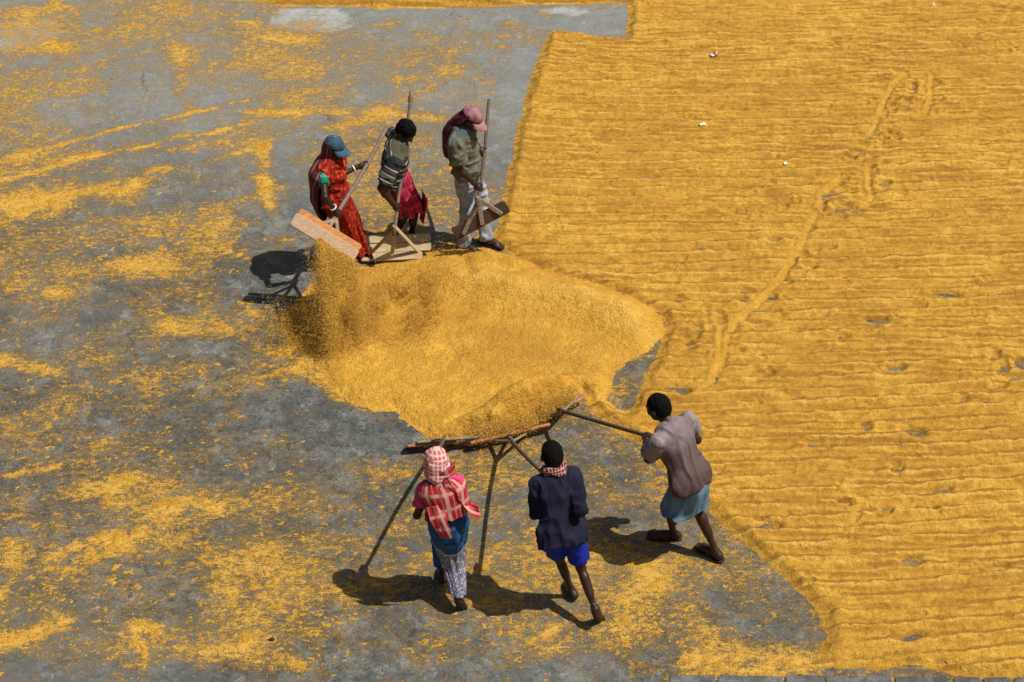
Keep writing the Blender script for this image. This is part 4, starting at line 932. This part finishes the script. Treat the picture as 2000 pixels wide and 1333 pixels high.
# ------------------------------------------------------------------ wooden grain pushers
def rake(label, joint, top, b0, b1, upd, planks, pole_mat, brace_mat, pr=.016, spread=.36, bw=.035, group='wooden grain pushers', midp=.5, nails=True, rag=False, low=0.0):
    """joint: where the braces meet the pole; b0,b1: ends of the board's centre line"""
    joint, top, b0, b1 = V(joint), V(top), V(b0), V(b1)
    root = empty('grain_pusher', tuple((b0 + b1) / 2), label, 'grain pusher', group)
    ax_ = nz(top - joint)
    d = nz(b1 - b0); up = V(upd); up = nz(up - d * (up @ d)); n = nz(np.cross(d, up))
    L = np.linalg.norm(b1 - b0)
    if n @ (joint - (b0 + b1) / 2) < 0: n = -n
    bend = nz(np.cross(ax_, (0.3, 0.5, .8)))
    a0 = joint - ax_ * .07
    pts = [a0 + (top - a0) * t + bend * .010 * math.sin(t * 5.0 + joint[0]) for t in np.linspace(0, 1, 16)]
    pole = tube('pole', pts, [pr * (1.05 - .12 * t) for t in np.linspace(0, 1, 16)], pole_mat, root, 12)
    for i, (s0, s1, h0, hh, mt, th_, off) in enumerate(planks):
        p0 = b0 + d * (s0 * L) + up * h0 - n * off; p1 = b0 + d * (s1 * L) + up * h0 - n * off
        prism('plank', p0, p1, up, hh, th_, mt, root, bev=.004, cr=.022)
    for j, sfrac in enumerate((.5 - spread, midp, .5 + spread)):
        foot = b0 + d * (sfrac * L) + n * .024 + up * low
        st = joint + ax_ * .012 * (j - 1)
        cc = np.cross(nz(foot - st), n); side_ = nz(cc)
        brc = prism('brace', st - nz(foot - st) * .03, foot + nz(foot - st) * .02, side_, bw, .018, brace_mat, root, bev=.004)
        if nails:
            nn_ = np.cross(nz(foot - st), side_); nn_ = nn_ if nn_ @ n > 0 else -nn_
            for t in (.60, .72, .84, .95):
                c = st + (foot - st) * t + nn_ * .0095; v, f = tube_geo([c, c + nn_ * .003], [.0055, .004], 8, refn=(.3, .2, 1)); mesh_obj('nail', v, f, M['nail'], brc, smooth=False)
    if rag:
        pts = catmull([top - ax_ * .095, top - ax_ * .05, top - ax_ * .02, top + ax_ * .012], 10)
        v, f = tube_geo(pts, [.017, .021, .019, .024, .020, .015, .018, .020, .015, .006], 12)
        v = [p + A(.004 * math.sin(i * 2.1), .004 * math.cos(i * 1.3), 0) for i, p in enumerate(v)]
        tag(mesh_obj('rag', v, f, M['cloth_orange'], root), 'orange rag bound round the tip of the pole')
    return root, joint, top


def legpoint(fg, e, t):
    return fg.hip[e] + (fg.kn[e] - fg.hip[e]) * t if t <= 1 else fg.kn[e] + (fg.an[e] - fg.kn[e]) * (t - 1)
def wrap_rings(fg, ts, mu, mv, bias=None, top_up=.06):
    out = []
    for i, t in enumerate(ts):
        l, r_ = legpoint(fg, -1, max(t, 0)), legpoint(fg, 1, max(t, 0)); wr_ = .5 if bias is None else bias[i]
        c = l * (1 - wr_) + r_ * wr_; hd = (r_ - l) * .5 * (1 if bias is None else 1 - 2 * abs(wr_ - .5))
        if t < 0: c = fg.pel + fg.up * (-t)
        un = nz(fg.hipr + nz(hd) * (0.0 if np.linalg.norm(hd) < .12 else .8)); u = un * (max(abs(hd @ un), .0) + mu[i])
        dn = nz(legpoint(fg, -1, 1.5) + legpoint(fg, 1, 1.5) - fg.hip[-1] - fg.hip[1]); v = nz(np.cross(un, dn)) * mv[i]
        out.append((c, u, v))
    return out
def veil_grid(rows, cols=7):
    g = []
    for c, back, right, rb, rs, a0, a1 in rows:
        g.append([V(c) + V(back) * rb * math.cos(a) + V(right) * rs * math.sin(a) for a in np.linspace(math.radians(a0), math.radians(a1), cols)])
    return g
def person_root(fg, label, group=None):
    o = (fg.an[-1] + fg.an[1]) / 2
    return empty('person', (o[0], o[1], 0.0), label, 'person', group)
UP = A(0, 0, 1)
def side(f): return nz(np.cross(V(f), UP))

# ---- the three at the back, facing the pile
# red sari
RA = rake('pale raw board on a pole, lifted by the woman in the red sari', (-1.593,0.772,0.800), (-1.153,1.724,1.180),
          (-1.941,0.542,0.970), (-1.391,0.473,0.600), (.05, .62, .80), [(0, 1, -.010, .128, M['wood_pale'], .022, 0.0), (.03, 1.0, .080, .060, M['wood_orange'], .022, -.023)], M['pole_mid'], M['wood_grey'], pr=.019, spread=.25, bw=.032, midp=.47, low=-.01)
f = nz(A(.88, -.46, 0)); r = side(f)
a = Figure('a', (-1.610,1.093,0.800), (-1.635,1.057,1.235), (-1.591,1.098,1.345), r, ((.85, -.50, -.10), (.1, -.05, 1)), (.56, .045), ((-1.424,1.265,0.080), (-1.497,1.282,0.080)), ((.8, -.5, 0), (.85, -.45, 0)),
           ((.2, .3, -1), (-.10, -1, .10)), (f, f), (RA[1], RA[2]), sc=.93, prad=.019, female=True, bw=.86, swf=.92)
pa = person_root(a, 'woman in red sari and blue cap tipping grain off a lifted pusher', None)
solid('body', a.body_prims(), .0075, M['skin'], pa)
a.hair(M['hair'], pa)
a.torso_cloth('blouse', M['blouse_green'], pa, inf=.001, hem=.10, sleeve=(.5, .52), slr=9, fold=folds(a.up, .003, 20, 3))
pn = -a.r * 1.0 - a.up * .35
S_ = a.torso_cloth('sari_drape', M['sari_red'], pa, inf=.029, hem=-.02, sleeve=0.02, slr=.2, fold=folds(a.up * .5 + a.r * .8, .010, 17, 5, amp2=.005), loose=.01)
skirt('sari_skirt', wrap_rings(a, (-.10, .05, .45, .9, 1.35, 1.8, 1.97), (.045, .055, .068, .074, .076, .085, .100), (.112, .122, .122, .116, .112, .116, .122)), M['sari_red'], pa, fold=.016, nf=8, seed=12)
hb = -a.hf; 
rows = [(a.head + a.hu * .075, hb, a.hr, .085, .075, -95, 105), (a.head - a.hu * .01, hb, a.hr, .108, .092, -100, 100), (a.head - a.hu * .10, hb, a.hr, .120, .105, -98, 100),
        (a.neck - a.up * .06, -a.f, a.r, .160, .225, -80, 108), (a.neck - a.up * .20, -a.f, a.r, .200, .215, -75, 82), (a.neck - a.up * .33, -a.f, a.r, .215, .205, -72, 74), (a.pel - a.up * .03 , -a.f, a.r, .235, .185, -70, 66), (a.pel - a.up * .16 + a.f * .04, -a.f, a.r, .235, .170, -66, 60), (a.pel - a.up * .26 + a.f * .10, -a.f, a.r, .220, .150, -60, 50)]
tag(drape('headscarf', veil_grid(rows), M['scarf_stripe'], pa, amp=.014, fr_=(.8, 9), seed=21), 'maroon scarf hanging from under the cap down the back')
ca = cap(a, M['cap_blue'], M['cap_blue'], M['cap_trim'], pa, tilt=.10)
for e, t_ in ((1, .62), (-1, .66)):
    c = a.el[e] + (a.wr[e] - a.el[e]) * .86
    ring_mesh('bangle', c, a.wr[e] - a.el[e], .030, .0058, M['bangle'], pa, 1.3)

# man in striped shirt
RB = rake('dusty plank board resting on the floor, held by the striped shirt man', (-1.086,1.122,0.450), (-0.922,1.771,1.520),
          (-1.434,1.295,0.100), (-0.784,1.337,0.100), (0, .24, .13), [(.0, .90, -.098, .085, M['wood_dusty'], .022, 0.0), (.0, 1.03, -.008, .088, M['wood_dusty'], .022, .004), (.0, 1.03, .082, .082, M['wood_dusty'], .024, -.002)],
          M['pole_mid'], M['wood_dusty'], pr=.017, spread=.33, bw=.036, midp=.47, rag=True, low=-.06)
f = nz(A(1, -.05, 0)); r = side(f)
b_ = Figure('b', (-1.106,1.512,0.770), (-1.053,1.390,1.180), (-0.969,1.468,1.285), r, ((.62, -.45, -.62), (.55, -.35, .75)), (.70, .16), ((-0.957,1.551,0.080), (-1.101,1.602,0.080)), ((.8, -.55, 0), (.8, -.6, 0)),
            ((-1, .05, -.42), (-.7, -.5, -.2)), (nz(A(.9, -.5, 0)), nz(A(.8, -.6, 0))), (RB[1], RB[2]), sc=.97, bw=1.10)
pb_ = person_root(b_, 'bareheaded man in striped shirt and crimson checked wrap holding a pusher')
solid('body', b_.body_prims(), .0075, M['skin'], pb_)
b_.hair(M['hair'], pb_, extra=.004, amp=.007)
b_.torso_cloth('shirt', M['stripes'], pb_, inf=.016, hem=-.06, sleeve=(.55, .80), slr=1.1, fold=folds(b_.up * .6 + b_.r, .008, 14, 15, amp2=.004), coordm=True, loose=.020, collar=.01)
skirt('wrap', wrap_rings(b_, (-.03, .15, .5, .85, 1.10), (.070, .080, .070, .062, .055), (.130, .142, .140, .134, .122)), M['lungi_pink'], pb_, fold=.022, nf=7, seed=31, hemw=.04)
kl = b_.kn[-1]; 
gr = [[kl + A(.06 + .02 * j, -.02 - .05 * j + .05, .16) for j in range(4)], [kl + A(.075 + .015 * j, .05 - .05 * j, .05) for j in range(4)], [kl + A(.05 + .018 * j, .05 - .045 * j, -.06) for j in range(4)], [kl + A(.03 + .018 * j, .04 - .04 * j, -.17) for j in range(4)]]
drape('wrap_tail', gr, M['lungi_pink'], pb_, amp=.016, fr_=(1.2, 4), seed=5, nu=26, nv=16)

# man with pink cap
RC = rake('dark brown tilted board on a pole, held by the man in the pink cap', (-0.312,1.216,0.700), (-0.208,2.187,1.180),
          (-0.538,1.151,0.360), (-0.043,1.242,0.620), (-.05, .12, 1.0), [(0, 1, 0, .135, M['wood_brown'], .024, 0.0)], M['pole_dark'], M['wood_grey'], pr=.016, spread=.34, bw=.040, midp=.5, nails=False, low=-.02)
f = nz(A(.90, -.42, 0)); r = side(f)
c_ = Figure('c', (-0.418,1.515,0.870), (-0.452,1.426,1.350), (-0.367,1.431,1.445), r, ((.80, -.35, -.42), (.45, -.15, 1)), (.47, .12), ((-0.253,1.503,0.090), (-0.461,1.402,0.090)), ((.85, -.45, 0), (.85, -.5, 0)),
            ((0, .6, -1), (-.6, -.3, -.5)), (f, f), (RC[1], RC[2]), sc=1.0)
pc_ = person_root(c_, 'man in pink cap, grey polo shirt and pale trousers beside the raked paddy')
solid('body', c_.body_prims(), .0075, M['skin'], pc_)
c_.hair(M['hair'], pc_)
c_.torso_cloth('polo_shirt', M['polo'], pc_, inf=.018, hem=-.07, sleeve=(.66, .74), slr=1.7, fold=folds(c_.up * .5 + c_.r, .009, 13, 45, amp2=.004), loose=.016)
col_ = solid('collar', [Cone(c_.neck - c_.up * .015, c_.neck + c_.up * .028, .082, .070, flat=True, flat0=True, k=.01), ], .006, M['polo_blue'], pc_)
yk = c_.torso_cloth('yoke', M['polo_blue'], pc_, inf=.0235, hem=.395, sleeve=0.05, slr=.4, h=.008)
T_ = []
for e in (-1, 1):
    T_ += [Cone(c_.hip[e] + UP * .04, c_.kn[e], .088, .068, k=.03, squash=(c_.f, 1.05)), Cone(c_.kn[e], c_.an[e] + (c_.an[e] - c_.kn[e]) * .06, .066, .062, flat=True, k=.03)]
T_ += [Cone(c_.hip[-1], c_.hip[1], .088, .088, k=.05), Cone(c_.pel, c_.pel + c_.up * .06, .108, .108, squash=(c_.f, 1.35), k=.04)]
solid('trousers', T_, .008, M['trousers'], pc_, fold=folds(UP + c_.f * .4, .009, 13, 55, stretch=1.6, amp2=.004))
hb = -c_.hf
rows = [(c_.head + c_.hu * .07, hb, c_.hr, .085, .075, -60, 85), (c_.head - c_.hu * .02, hb, c_.hr, .112, .096, -60, 75), (c_.head - c_.hu * .11 - c_.hf * .02, hb, c_.hr, .125, .085, -60, 65),
        (c_.neck - c_.up * .06 - c_.f * .03, -c_.f, c_.r, .160, .085, -60, 60), (c_.neck - c_.up * .20 - c_.f * .05, -c_.f, c_.r, .165, .075, -60, 60), (c_.neck - c_.up * .33 - c_.f * .06, -c_.f, c_.r, .160, .060, -60, 60), (c_.neck - c_.up * .42 - c_.f * .05, -c_.f, c_.r, .160, .045, -60, 60)]
drape('headscarf', veil_grid(rows), M['scarf_maroon'], pc_, amp=.014, fr_=(.8, 7), seed=23)
cap(c_, M['cap_pink'], M['cap_pink'], M['cap_pink'], pc_, tilt=.1, crease=.009)
for e in (-1, 1): sandal(c_, e, pc_)

# ---- the three in front, pushing
def fboard(x0, y0, x1, y1): return None
RD = rake('two overlapping grey planks on a pole, pushed by the woman in checked headcloth', (-0.567,-1.623,0.240), (-0.621,-3.051,1.020),
          (-0.886,-1.518,0.070), (-0.215,-1.426,0.070), (.02, -.74, .67), [(0, .62, -.012, .125, M['wood_red'], .022, 0.0), (.12, 1.03, .020, .125, M['wood_grey'], .022, -.024)], M['pole_dark'], M['wood_grey'], spread=.24, bw=.032, nails=False)
f = nz(A(-.15, .98, 0)); r = side(f)
d_ = Figure('d', (-0.475,-3.212,0.800), (-0.532,-3.194,1.200), (-0.558,-3.142,1.315), r, ((-.2, .9, -.25), (0, .35, 1)), (.96, 1.0), ((-0.540,-3.055,0.090), (-0.406,-3.383,0.130)), ((-.1, .95, -.1), (.22, -.05, -.97)),
            ((-.35, -.8, -.6), (.3, -.8, -.6)), (f, f), (RD[1], RD[2]), sc=.94, female=True, swf=.86, bw=.88, toeup={1: (.1, -.9, -.3)})
pd = person_root(d_, 'barefoot woman in red checked headcloth and blue printed sari pushing grain')
solid('body', d_.body_prims(), .0075, M['skin'], pd)
d_.torso_cloth('blouse', M['pink'], pd, inf=.012, hem=.10, sleeve=(.62, .6), fold=folds(d_.up, .004, 18, 3))
skirt('sari_skirt', wrap_rings(d_, (-.10, .05, .35, .8, 1.2, 1.55, 1.82), (.050, .070, .072, .068, .066, .064, .058), (.110, .130, .145, .130, .105, .080, .060), bias=(.5, .5, .52, .60, .75, .92, 1.0)), M['petticoat'], pd, fold=.007, nf=9, seed=14)
solid('underskirt', [Cone(d_.kn[-1] + A(0, 0, .06), d_.kn[-1] + (d_.an[-1] - d_.kn[-1]) * .72, .062, .052, flat=True, k=.02)], .008, M['petticoat'], pd, uv=(A(1, 0, 0), A(0, 0, 0)), fold=folds(UP, .006, 16, 9))
c, f2, u2, r2 = d_.head, d_.hf, d_.hu, d_.hr
hc = solid('headcloth', [Ell(c + u2 * .022 - f2 * .012, (f2, r2, u2), (.108, .092, .106), .02), Ell(c - u2 * .05 - f2 * .030, (f2, r2, u2), (.085, .084, .070), .04), Cone(c - u2 * .085 - f2 * .035, d_.neck - d_.up * .01 - d_.f * .02, .075, .082, k=.04),
            Ell(c - f2 * .105 - u2 * .050 + r2 * .035, (f2, r2, u2), (.022, .035, .022), .02)], .0065, M['head_plaid'], pd, clips=[(nz(-f2 + u2 * .25), c + f2 * .070)], uv=(r2, u2), fold=folds(r2 + u2 * .5, .005, 20, 61))
k0 = c - f2 * .11 - u2 * .045 + r2 * .03
def strip(p, w_, axis): return [V(p) + V(axis) * w_ * j for j in (-1, -.35, .35, 1)]
bk = -d_.f
drape('headcloth_tail', [strip(k0, .022, r2), strip(k0 + A(.035, -.035, -.06), .032, nz(r2 + A(0, -.3, 0))), strip(k0 + A(.07, -.05, -.14), .040, nz(r2 + A(0, -.4, .2))), strip(k0 + A(.095, -.06, -.23), .045, nz(r2 + A(0, -.2, .3)))], M['shawl'], pd, amp=.010, nu=24, nv=12, fr_=(1, 3), seed=33)
drape('headcloth_fold', [strip(k0 + A(-.05, .0, .03), .05, nz(u2 * .7 + r2 * .3)), strip(k0 + A(-.01, -.012, .005), .03, u2), strip(k0 + A(.045, -.002, .03), .035, nz(u2 * .8 - r2 * .3)), strip(k0 + A(.085, .04, .055), .045, u2)], M['shawl'], pd, amp=.008, nu=20, nv=12, fr_=(1, 3), seed=35)
nk = d_.neck
rows = [(nk + d_.up * .02, bk, d_.r, .080, .105, -100, 100), (nk - d_.up * .045, bk, d_.r, .120, .172, -74, 92), (nk - d_.up * .13, bk, d_.r, .142, .176, -66, 88), (nk - d_.up * .21, bk, d_.r, .148, .178, -62, 82), (nk - d_.up * .275, bk, d_.r, .160, .190, -58, 78)]
tag(drape('shawl', veil_grid(rows, 9), M['shawl'], pd, amp=.015, fr_=(.8, 8), seed=41, nu=50, nv=44), 'red plaid shawl with pale checks thrown over the shoulders')
q0 = nk - d_.up * .12 + bk * .140 - d_.r * .085
drape('shawl_end', [strip(q0, .055, d_.r), strip(q0 - d_.up * .10 + bk * .02 + d_.r * .01, .058, d_.r), strip(q0 - d_.up * .21 + bk * .02 + d_.r * .03, .056, nz(d_.r - UP * .2)), strip(q0 - d_.up * .31 + bk * .01 + d_.r * .05, .048, nz(d_.r - UP * .3))], M['shawl'], pd, amp=.012, nu=30, nv=16, fr_=(.8, 3), seed=43)
q1 = nk - d_.up * .15 + bk * .06 + d_.r * .125
drape('shawl_corner', [strip(q1, .07, bk), strip(q1 + d_.r * .035 - UP * .06 + bk * .03, .075, bk), strip(q1 + d_.r * .085 - UP * .11 + bk * .05, .065, nz(bk - UP * .4)), strip(q1 + d_.r * .13 - UP * .12 + bk * .08, .05, nz(bk - UP * .8))], M['shawl'], pd, amp=.012, nu=26, nv=16, fr_=(1, 3), seed=47)

# man in navy
RE = rake('reddish board piled with grain, pushed by the man in the navy shirt', (0.000,-1.649,0.240), (0.316,-3.129,1.080),
          (-0.364,-1.492,0.070), (0.312,-1.247,0.070), (-.25, -.70, .67), [(0, 1, 0, .135, M['wood_red'], .024, 0.0)], M['pole_dark'], M['wood_grey'], spread=.20, bw=.034, nails=False)
f = nz(A(-.30, .95, 0)); r = side(f)
e_ = Figure('e', (0.369,-3.356,0.820), (0.306,-3.166,1.250), (0.293,-3.120,1.375), r, ((-.3, .85, -.35), (-.1, .4, 1)), (.90, .99), ((0.457,-3.212,0.080), (0.642,-3.550,0.140)), ((-.35, .92, -.1), (.20, .25, -.92)),
            ((-.25, -.8, -.6), (.30, -.8, -.55)), (f, f), (RE[1], RE[2]), sc=1.0, toeup={1: (.1, -.9, -.3)}, swf=.90, bw=.86)
pe = person_root(e_, 'man in navy long-sleeved shirt and bright blue shorts running behind his pusher')
solid('body', e_.body_prims(), .0075, M['skin'], pe)
e_.hair(M['hair'], pe)
e_.torso_cloth('shirt', M['navy'], pe, inf=.014, hem=-.09, sleeve=(1.7, 1.7), slr=.9, fold=folds(e_.up, .009, 13, 65, stretch=2.5, amp2=.004), loose=.014)
T_ = []
for e in (-1, 1): T_ += [Cone(e_.hip[e], e_.hip[e] + (e_.kn[e] - e_.hip[e]) * .78, .084, .076, flat=True, k=.03)]
T_ += [Cone(e_.hip[-1], e_.hip[1], .082, .082, k=.05), Cone(e_.pel, e_.pel + e_.up * .04, .10, .10, squash=(e_.f, 1.35), k=.04)]
solid('shorts', T_, .008, M['shorts'], pe, clips=[(-e_.up, e_.pel - e_.up * .075)], fold=folds(UP, .006, 16, 75))
R_ = []
for i in range(14):
    a0 = 2 * math.pi * i / 14; a1 = 2 * math.pi * (i + 1) / 14
    def pr_(a): return e_.neck + e_.up * (.020 + .012 * math.sin(a * 2)) + e_.r * .070 * math.cos(a) + e_.f * (.072 * math.sin(a))
    R_.append(Cone(pr_(a0), pr_(a1), .024, .024, k=.02))
solid('neckcloth', R_, .006, M['neck_plaid'], pe, uv=(e_.r, e_.up), fold=folds(e_.r, .006, 30, 7, stretch=4))

# man in mauve tee
RF = rake('short red edged board on a long pole, pushed by the man in mauve', (0.422,-1.261,0.240), (1.163,-2.547,1.020),
          (0.252,-1.199,0.080), (0.613,-0.858,0.080), (.50, -.60, .62), [(.25, 1, 0, .135, M['wood_red'], .024, 0.0)], M['pole_dark'], M['wood_grey'], spread=.42, bw=.034, nails=False, pr=.017)
f = nz(A(-.72, .70, 0)); r = side(f)
g_ = Figure('f', (1.370,-2.776,0.820), (1.200,-2.612,1.240), (1.111,-2.526,1.335), r, ((-.75, .45, -.35), (-.35, .25, 1)), (.86, .96), ((1.277,-2.582,0.090), (1.602,-2.792,0.090)), ((-.97, .05, 0), (-.72, .70, 0)),
            ((-.2, -.7, -.6), (.7, .2, -.6)), (nz(f + A(-.6, -.3, 0)), f), (RF[1], RF[2]), sc=1.0, prad=.017, swf=1.05)
pf = person_root(g_, 'man in faded mauve shirt and short pale blue wrap leaning into his pusher')
solid('body', g_.body_prims(), .0075, M['skin'], pf)
g_.hair(M['hair'], pf)
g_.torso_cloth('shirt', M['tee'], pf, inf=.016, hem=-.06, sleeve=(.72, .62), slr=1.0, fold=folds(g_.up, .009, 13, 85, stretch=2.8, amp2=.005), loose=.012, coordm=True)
skirt('wrap', wrap_rings(g_, (-.04, .12, .40, .70, .80), (.050, .060, .085, .120, .140), (.130, .135, .145, .150, .150)), M['lungi_blue'], pf, fold=.010, nf=5, seed=51, hemw=.02)
for e in (-1, 1): sandal(g_, e, pf)

# ------------------------------------------------------------------ paddy in the air
def kernels(name, pts, mat, label, cat, size=.0055):
    n = len(pts); pts = np.asarray(pts)
    d = rng.normal(size=(n, 3)); d /= np.linalg.norm(d, axis=1, keepdims=True)
    u = np.cross(d, rng.normal(size=(n, 3))); u /= np.linalg.norm(u, axis=1, keepdims=True); v = np.cross(d, u)
    L = size * (0.8 + 0.5 * rng.random(n))[:, None]; W = L * 0.5
    vs = np.stack([pts + d * L, pts + u * W, pts + (-.5 * u + .87 * v) * W - d * L * .3, pts + (-.5 * u - .87 * v) * W - d * L * .5], 1).reshape(-1, 3)
    b0 = np.arange(n)[:, None] * 4
    F_ = np.array([[0, 1, 2], [0, 2, 3], [0, 3, 1], [3, 2, 1]])
    fs = (b0[:, None, :] + F_[None]).reshape(-1, 3)
    return tag(mesh_obj(name, vs, fs, mat, smooth=False), label, cat, kind='stuff')
P_ = []
# grain poured off the lifted board: thrown from its lower edge towards the pile
b0_, b1_ = V((-1.846,0.517,0.860)), V((-1.391,0.448,0.550))
N_ = 95000
s_ = np.clip(rng.beta(1.6, 1.3, N_), 0, 1)
s_ = np.where(rng.random(N_) < .5, np.round(s_ * 9 + .3 * rng.normal(size=N_)) / 9 + .012 * rng.normal(size=N_), s_)
s_ = np.where(rng.random(N_) < .42, np.clip(rng.normal(.27, .035, N_), 0, 1), s_)
st = b0_ + (b1_ - b0_) * s_[:, None] + rng.normal(size=(N_, 3)) * A(.012, .012, .012)
vel = A(.30, -1.60, .12) + rng.normal(size=(N_, 3)) * A(.09, .30, .14) + A(.12, -.1, 0) * (s_[:, None] - .3)
T_ = .50 * rng.random(N_) ** .80
pos = st + vel * T_[:, None] + A(0, 0, -4.9) * (T_ ** 2)[:, None]
wisp = fbm2(s_ * 5.5 + T_ * .8, T_ * 4.0 - s_ * .6, 811, 4, .6) + .10 * (T_ / .5)
pos = pos[(pos[:, 2] > .05) & (wisp > -.06)]
P_.append(pos)
# a low curtain drifting over the pile to the right of it
N_ = 34000
c0 = V((-1.294,0.294,0.160)); c1 = V((-0.559,0.524,0.220))
s_ = rng.random(N_)
pos = c0 + (c1 - c0) * s_[:, None] + rng.normal(size=(N_, 3)) * A(.16, .26, .07)
cl = fbm2(pos[:, 0] * 4, pos[:, 1] * 4 + pos[:, 2] * 3, 701, 3); pos = pos[(cl > -.05) & (pos[:, 2] > .09)]
P_.append(pos)
# kernels bouncing where the pour lands
N_ = 34000
c0 = V((-1.652,0.087,0.110)); pos = c0 + rng.normal(size=(N_, 3)) * A(.24, .16, .12); pos = pos[fbm2(pos[:, 0] * 5 + pos[:, 2] * 3, pos[:, 1] * 5 - pos[:, 2] * 4, 733, 3) > -.12]; pos = pos[pos[:, 2] > .05]; P_.append(pos)
kernels('falling_paddy', np.concatenate(P_), M['kernel'], 'cloud of golden grain pouring from the lifted pale board onto the heap', 'grain', .0062)
# grain spilling over the front boards
P_ = []
for p0, p1, n_, hz_ in (((-0.299,-1.499,0.150), (0.194,-1.333,0.160), 7000, .05), ((0.250,-1.246,0.160), (0.523,-1.022,0.170), 5500, .06), ((-0.728,-1.487,0.100), (-0.258,-1.422,0.100), 1500, .03)):
    s_ = rng.random(n_)[:, None]; P_.append(V(p0) + (V(p1) - V(p0)) * s_ + rng.normal(size=(n_, 3)) * A(.03, .05, hz_ * .6) + A(0, .06, 0))
kernels('pushed_paddy', np.concatenate(P_), M['kernel'], 'loose grain tumbling over the three front boards', 'grain', .0065)

# ------------------------------------------------------------------ scraps lying on the paddy
M['paper_white'] = plain('white_scrap', (.72, .70, .68), .6, .3, .1); M['paper_red'] = plain('red_foil_scrap', (.70, .09, .05), .5, .4, .3); M['paper_pink'] = plain('pink_scrap', (.78, .30, .27), .6, .3, .2)
M['straw'] = plain('straw', (.62, .47, .22), .7, .2, .2)
def scrap(p, L, W, mats, label, ang=0.0, seed=0):
    z = height_at(p[0], p[1]) + .006
    root = empty('litter', (p[0], p[1], z), label, 'litter', None)
    rs = np.random.default_rng(seed)
    for i, (mt, off, k_) in enumerate(mats):
        nu_, nv_ = 7, 6; g = np.zeros((nu_, nv_, 3))
        for a_ in range(nu_):
            for b2 in range(nv_):
                x = (a_ / (nu_ - 1) - .5) * L * k_ + off * L; y = (b2 / (nv_ - 1) - .5) * W
                x2 = x * math.cos(ang) - y * math.sin(ang); y2 = x * math.sin(ang) + y * math.cos(ang)
                g[a_, b2] = (p[0] + x2 + rs.normal() * L * .05, p[1] + y2 + rs.normal() * W * .06, z + .010 * i + .028 * W / .06 * abs(rs.normal()) * .6)
        v2, f = shell(g.reshape(-1, 3), nu_, nv_, .0015, False)
        mesh_obj('wrapper' if i == 0 else 'torn_flap', v2, f, mt, root, smooth=False)
scrap((2.194,4.980,0.000), .075, .05, [(M['paper_white'], 0, 1), (M['paper_red'], .30, .45)], 'crumpled white and red wrapper on the paddy, nearest the grey cleared strip', .3, 1)
scrap((4.759,6.099,0.000), .055, .06, [(M['paper_pink'], 0, 1), (M['paper_white'], -.1, .4)], 'pink scrap on the paddy near the far right edge', -.5, 2)
scrap((4.242,5.002,0.000), .035, .045, [(M['paper_pink'], 0, 1)], 'small pink scrap on the paddy just beyond the curled drag track', -.4, 3)
scrap((1.971,3.601,0.000), .075, .035, [(M['paper_white'], 0, 1)], 'white paper strip lying in a furrow left of the tracks', .4, 4)
scrap((2.746,2.857,0.000), .035, .045, [(M['paper_white'], 0, 1)], 'tiny white paper bit in the furrows left of the trodden ring', .2, 5)
sx = V((3.263,-3.926,0.050)); z = height_at(sx[0], sx[1]) + .008
v, f = tube_geo([(sx[0] - .05, sx[1] + .03, z + .004), (sx[0], sx[1] + .002, z + .010), (sx[0] + .05, sx[1] - .028, z + .004)], .0028, 6)
tag(mesh_obj('straw', v, f, M['straw'], origin=(sx[0], sx[1], z)), 'single pale straw on the paddy by the near right corner', 'straw')
def pebble(p, R_, c, label, seed):
    rs = np.random.default_rng(seed); bm = bmesh.new(); bmesh.ops.create_icosphere(bm, subdivisions=2, radius=R_)
    for v in bm.verts: v.co = Vector((v.co.x * 1.4, v.co.y, v.co.z * .6)) * (1 + rs.normal() * .10)
    vs = [V(v.co) + V(p) + A(0, 0, R_ * .4) for v in bm.verts]; bm.verts.index_update(); fs = [[v.index for v in f.verts] for f in bm.faces]; bm.free()
    tag(mesh_obj('stone', vs, fs, c, origin=p), label, 'stone')
M['stone'] = plain('dark_stone', (.06, .03, .025), .9)
pebble((-1.813,-3.665,0.000), .017, M['stone'], 'small dark reddish lump on the cement near the bottom edge', 3)
pebble((0.324,0.922,0.050), .018, M['stone'], 'small dark lump at the rim of the pile beside the furrows', 4)
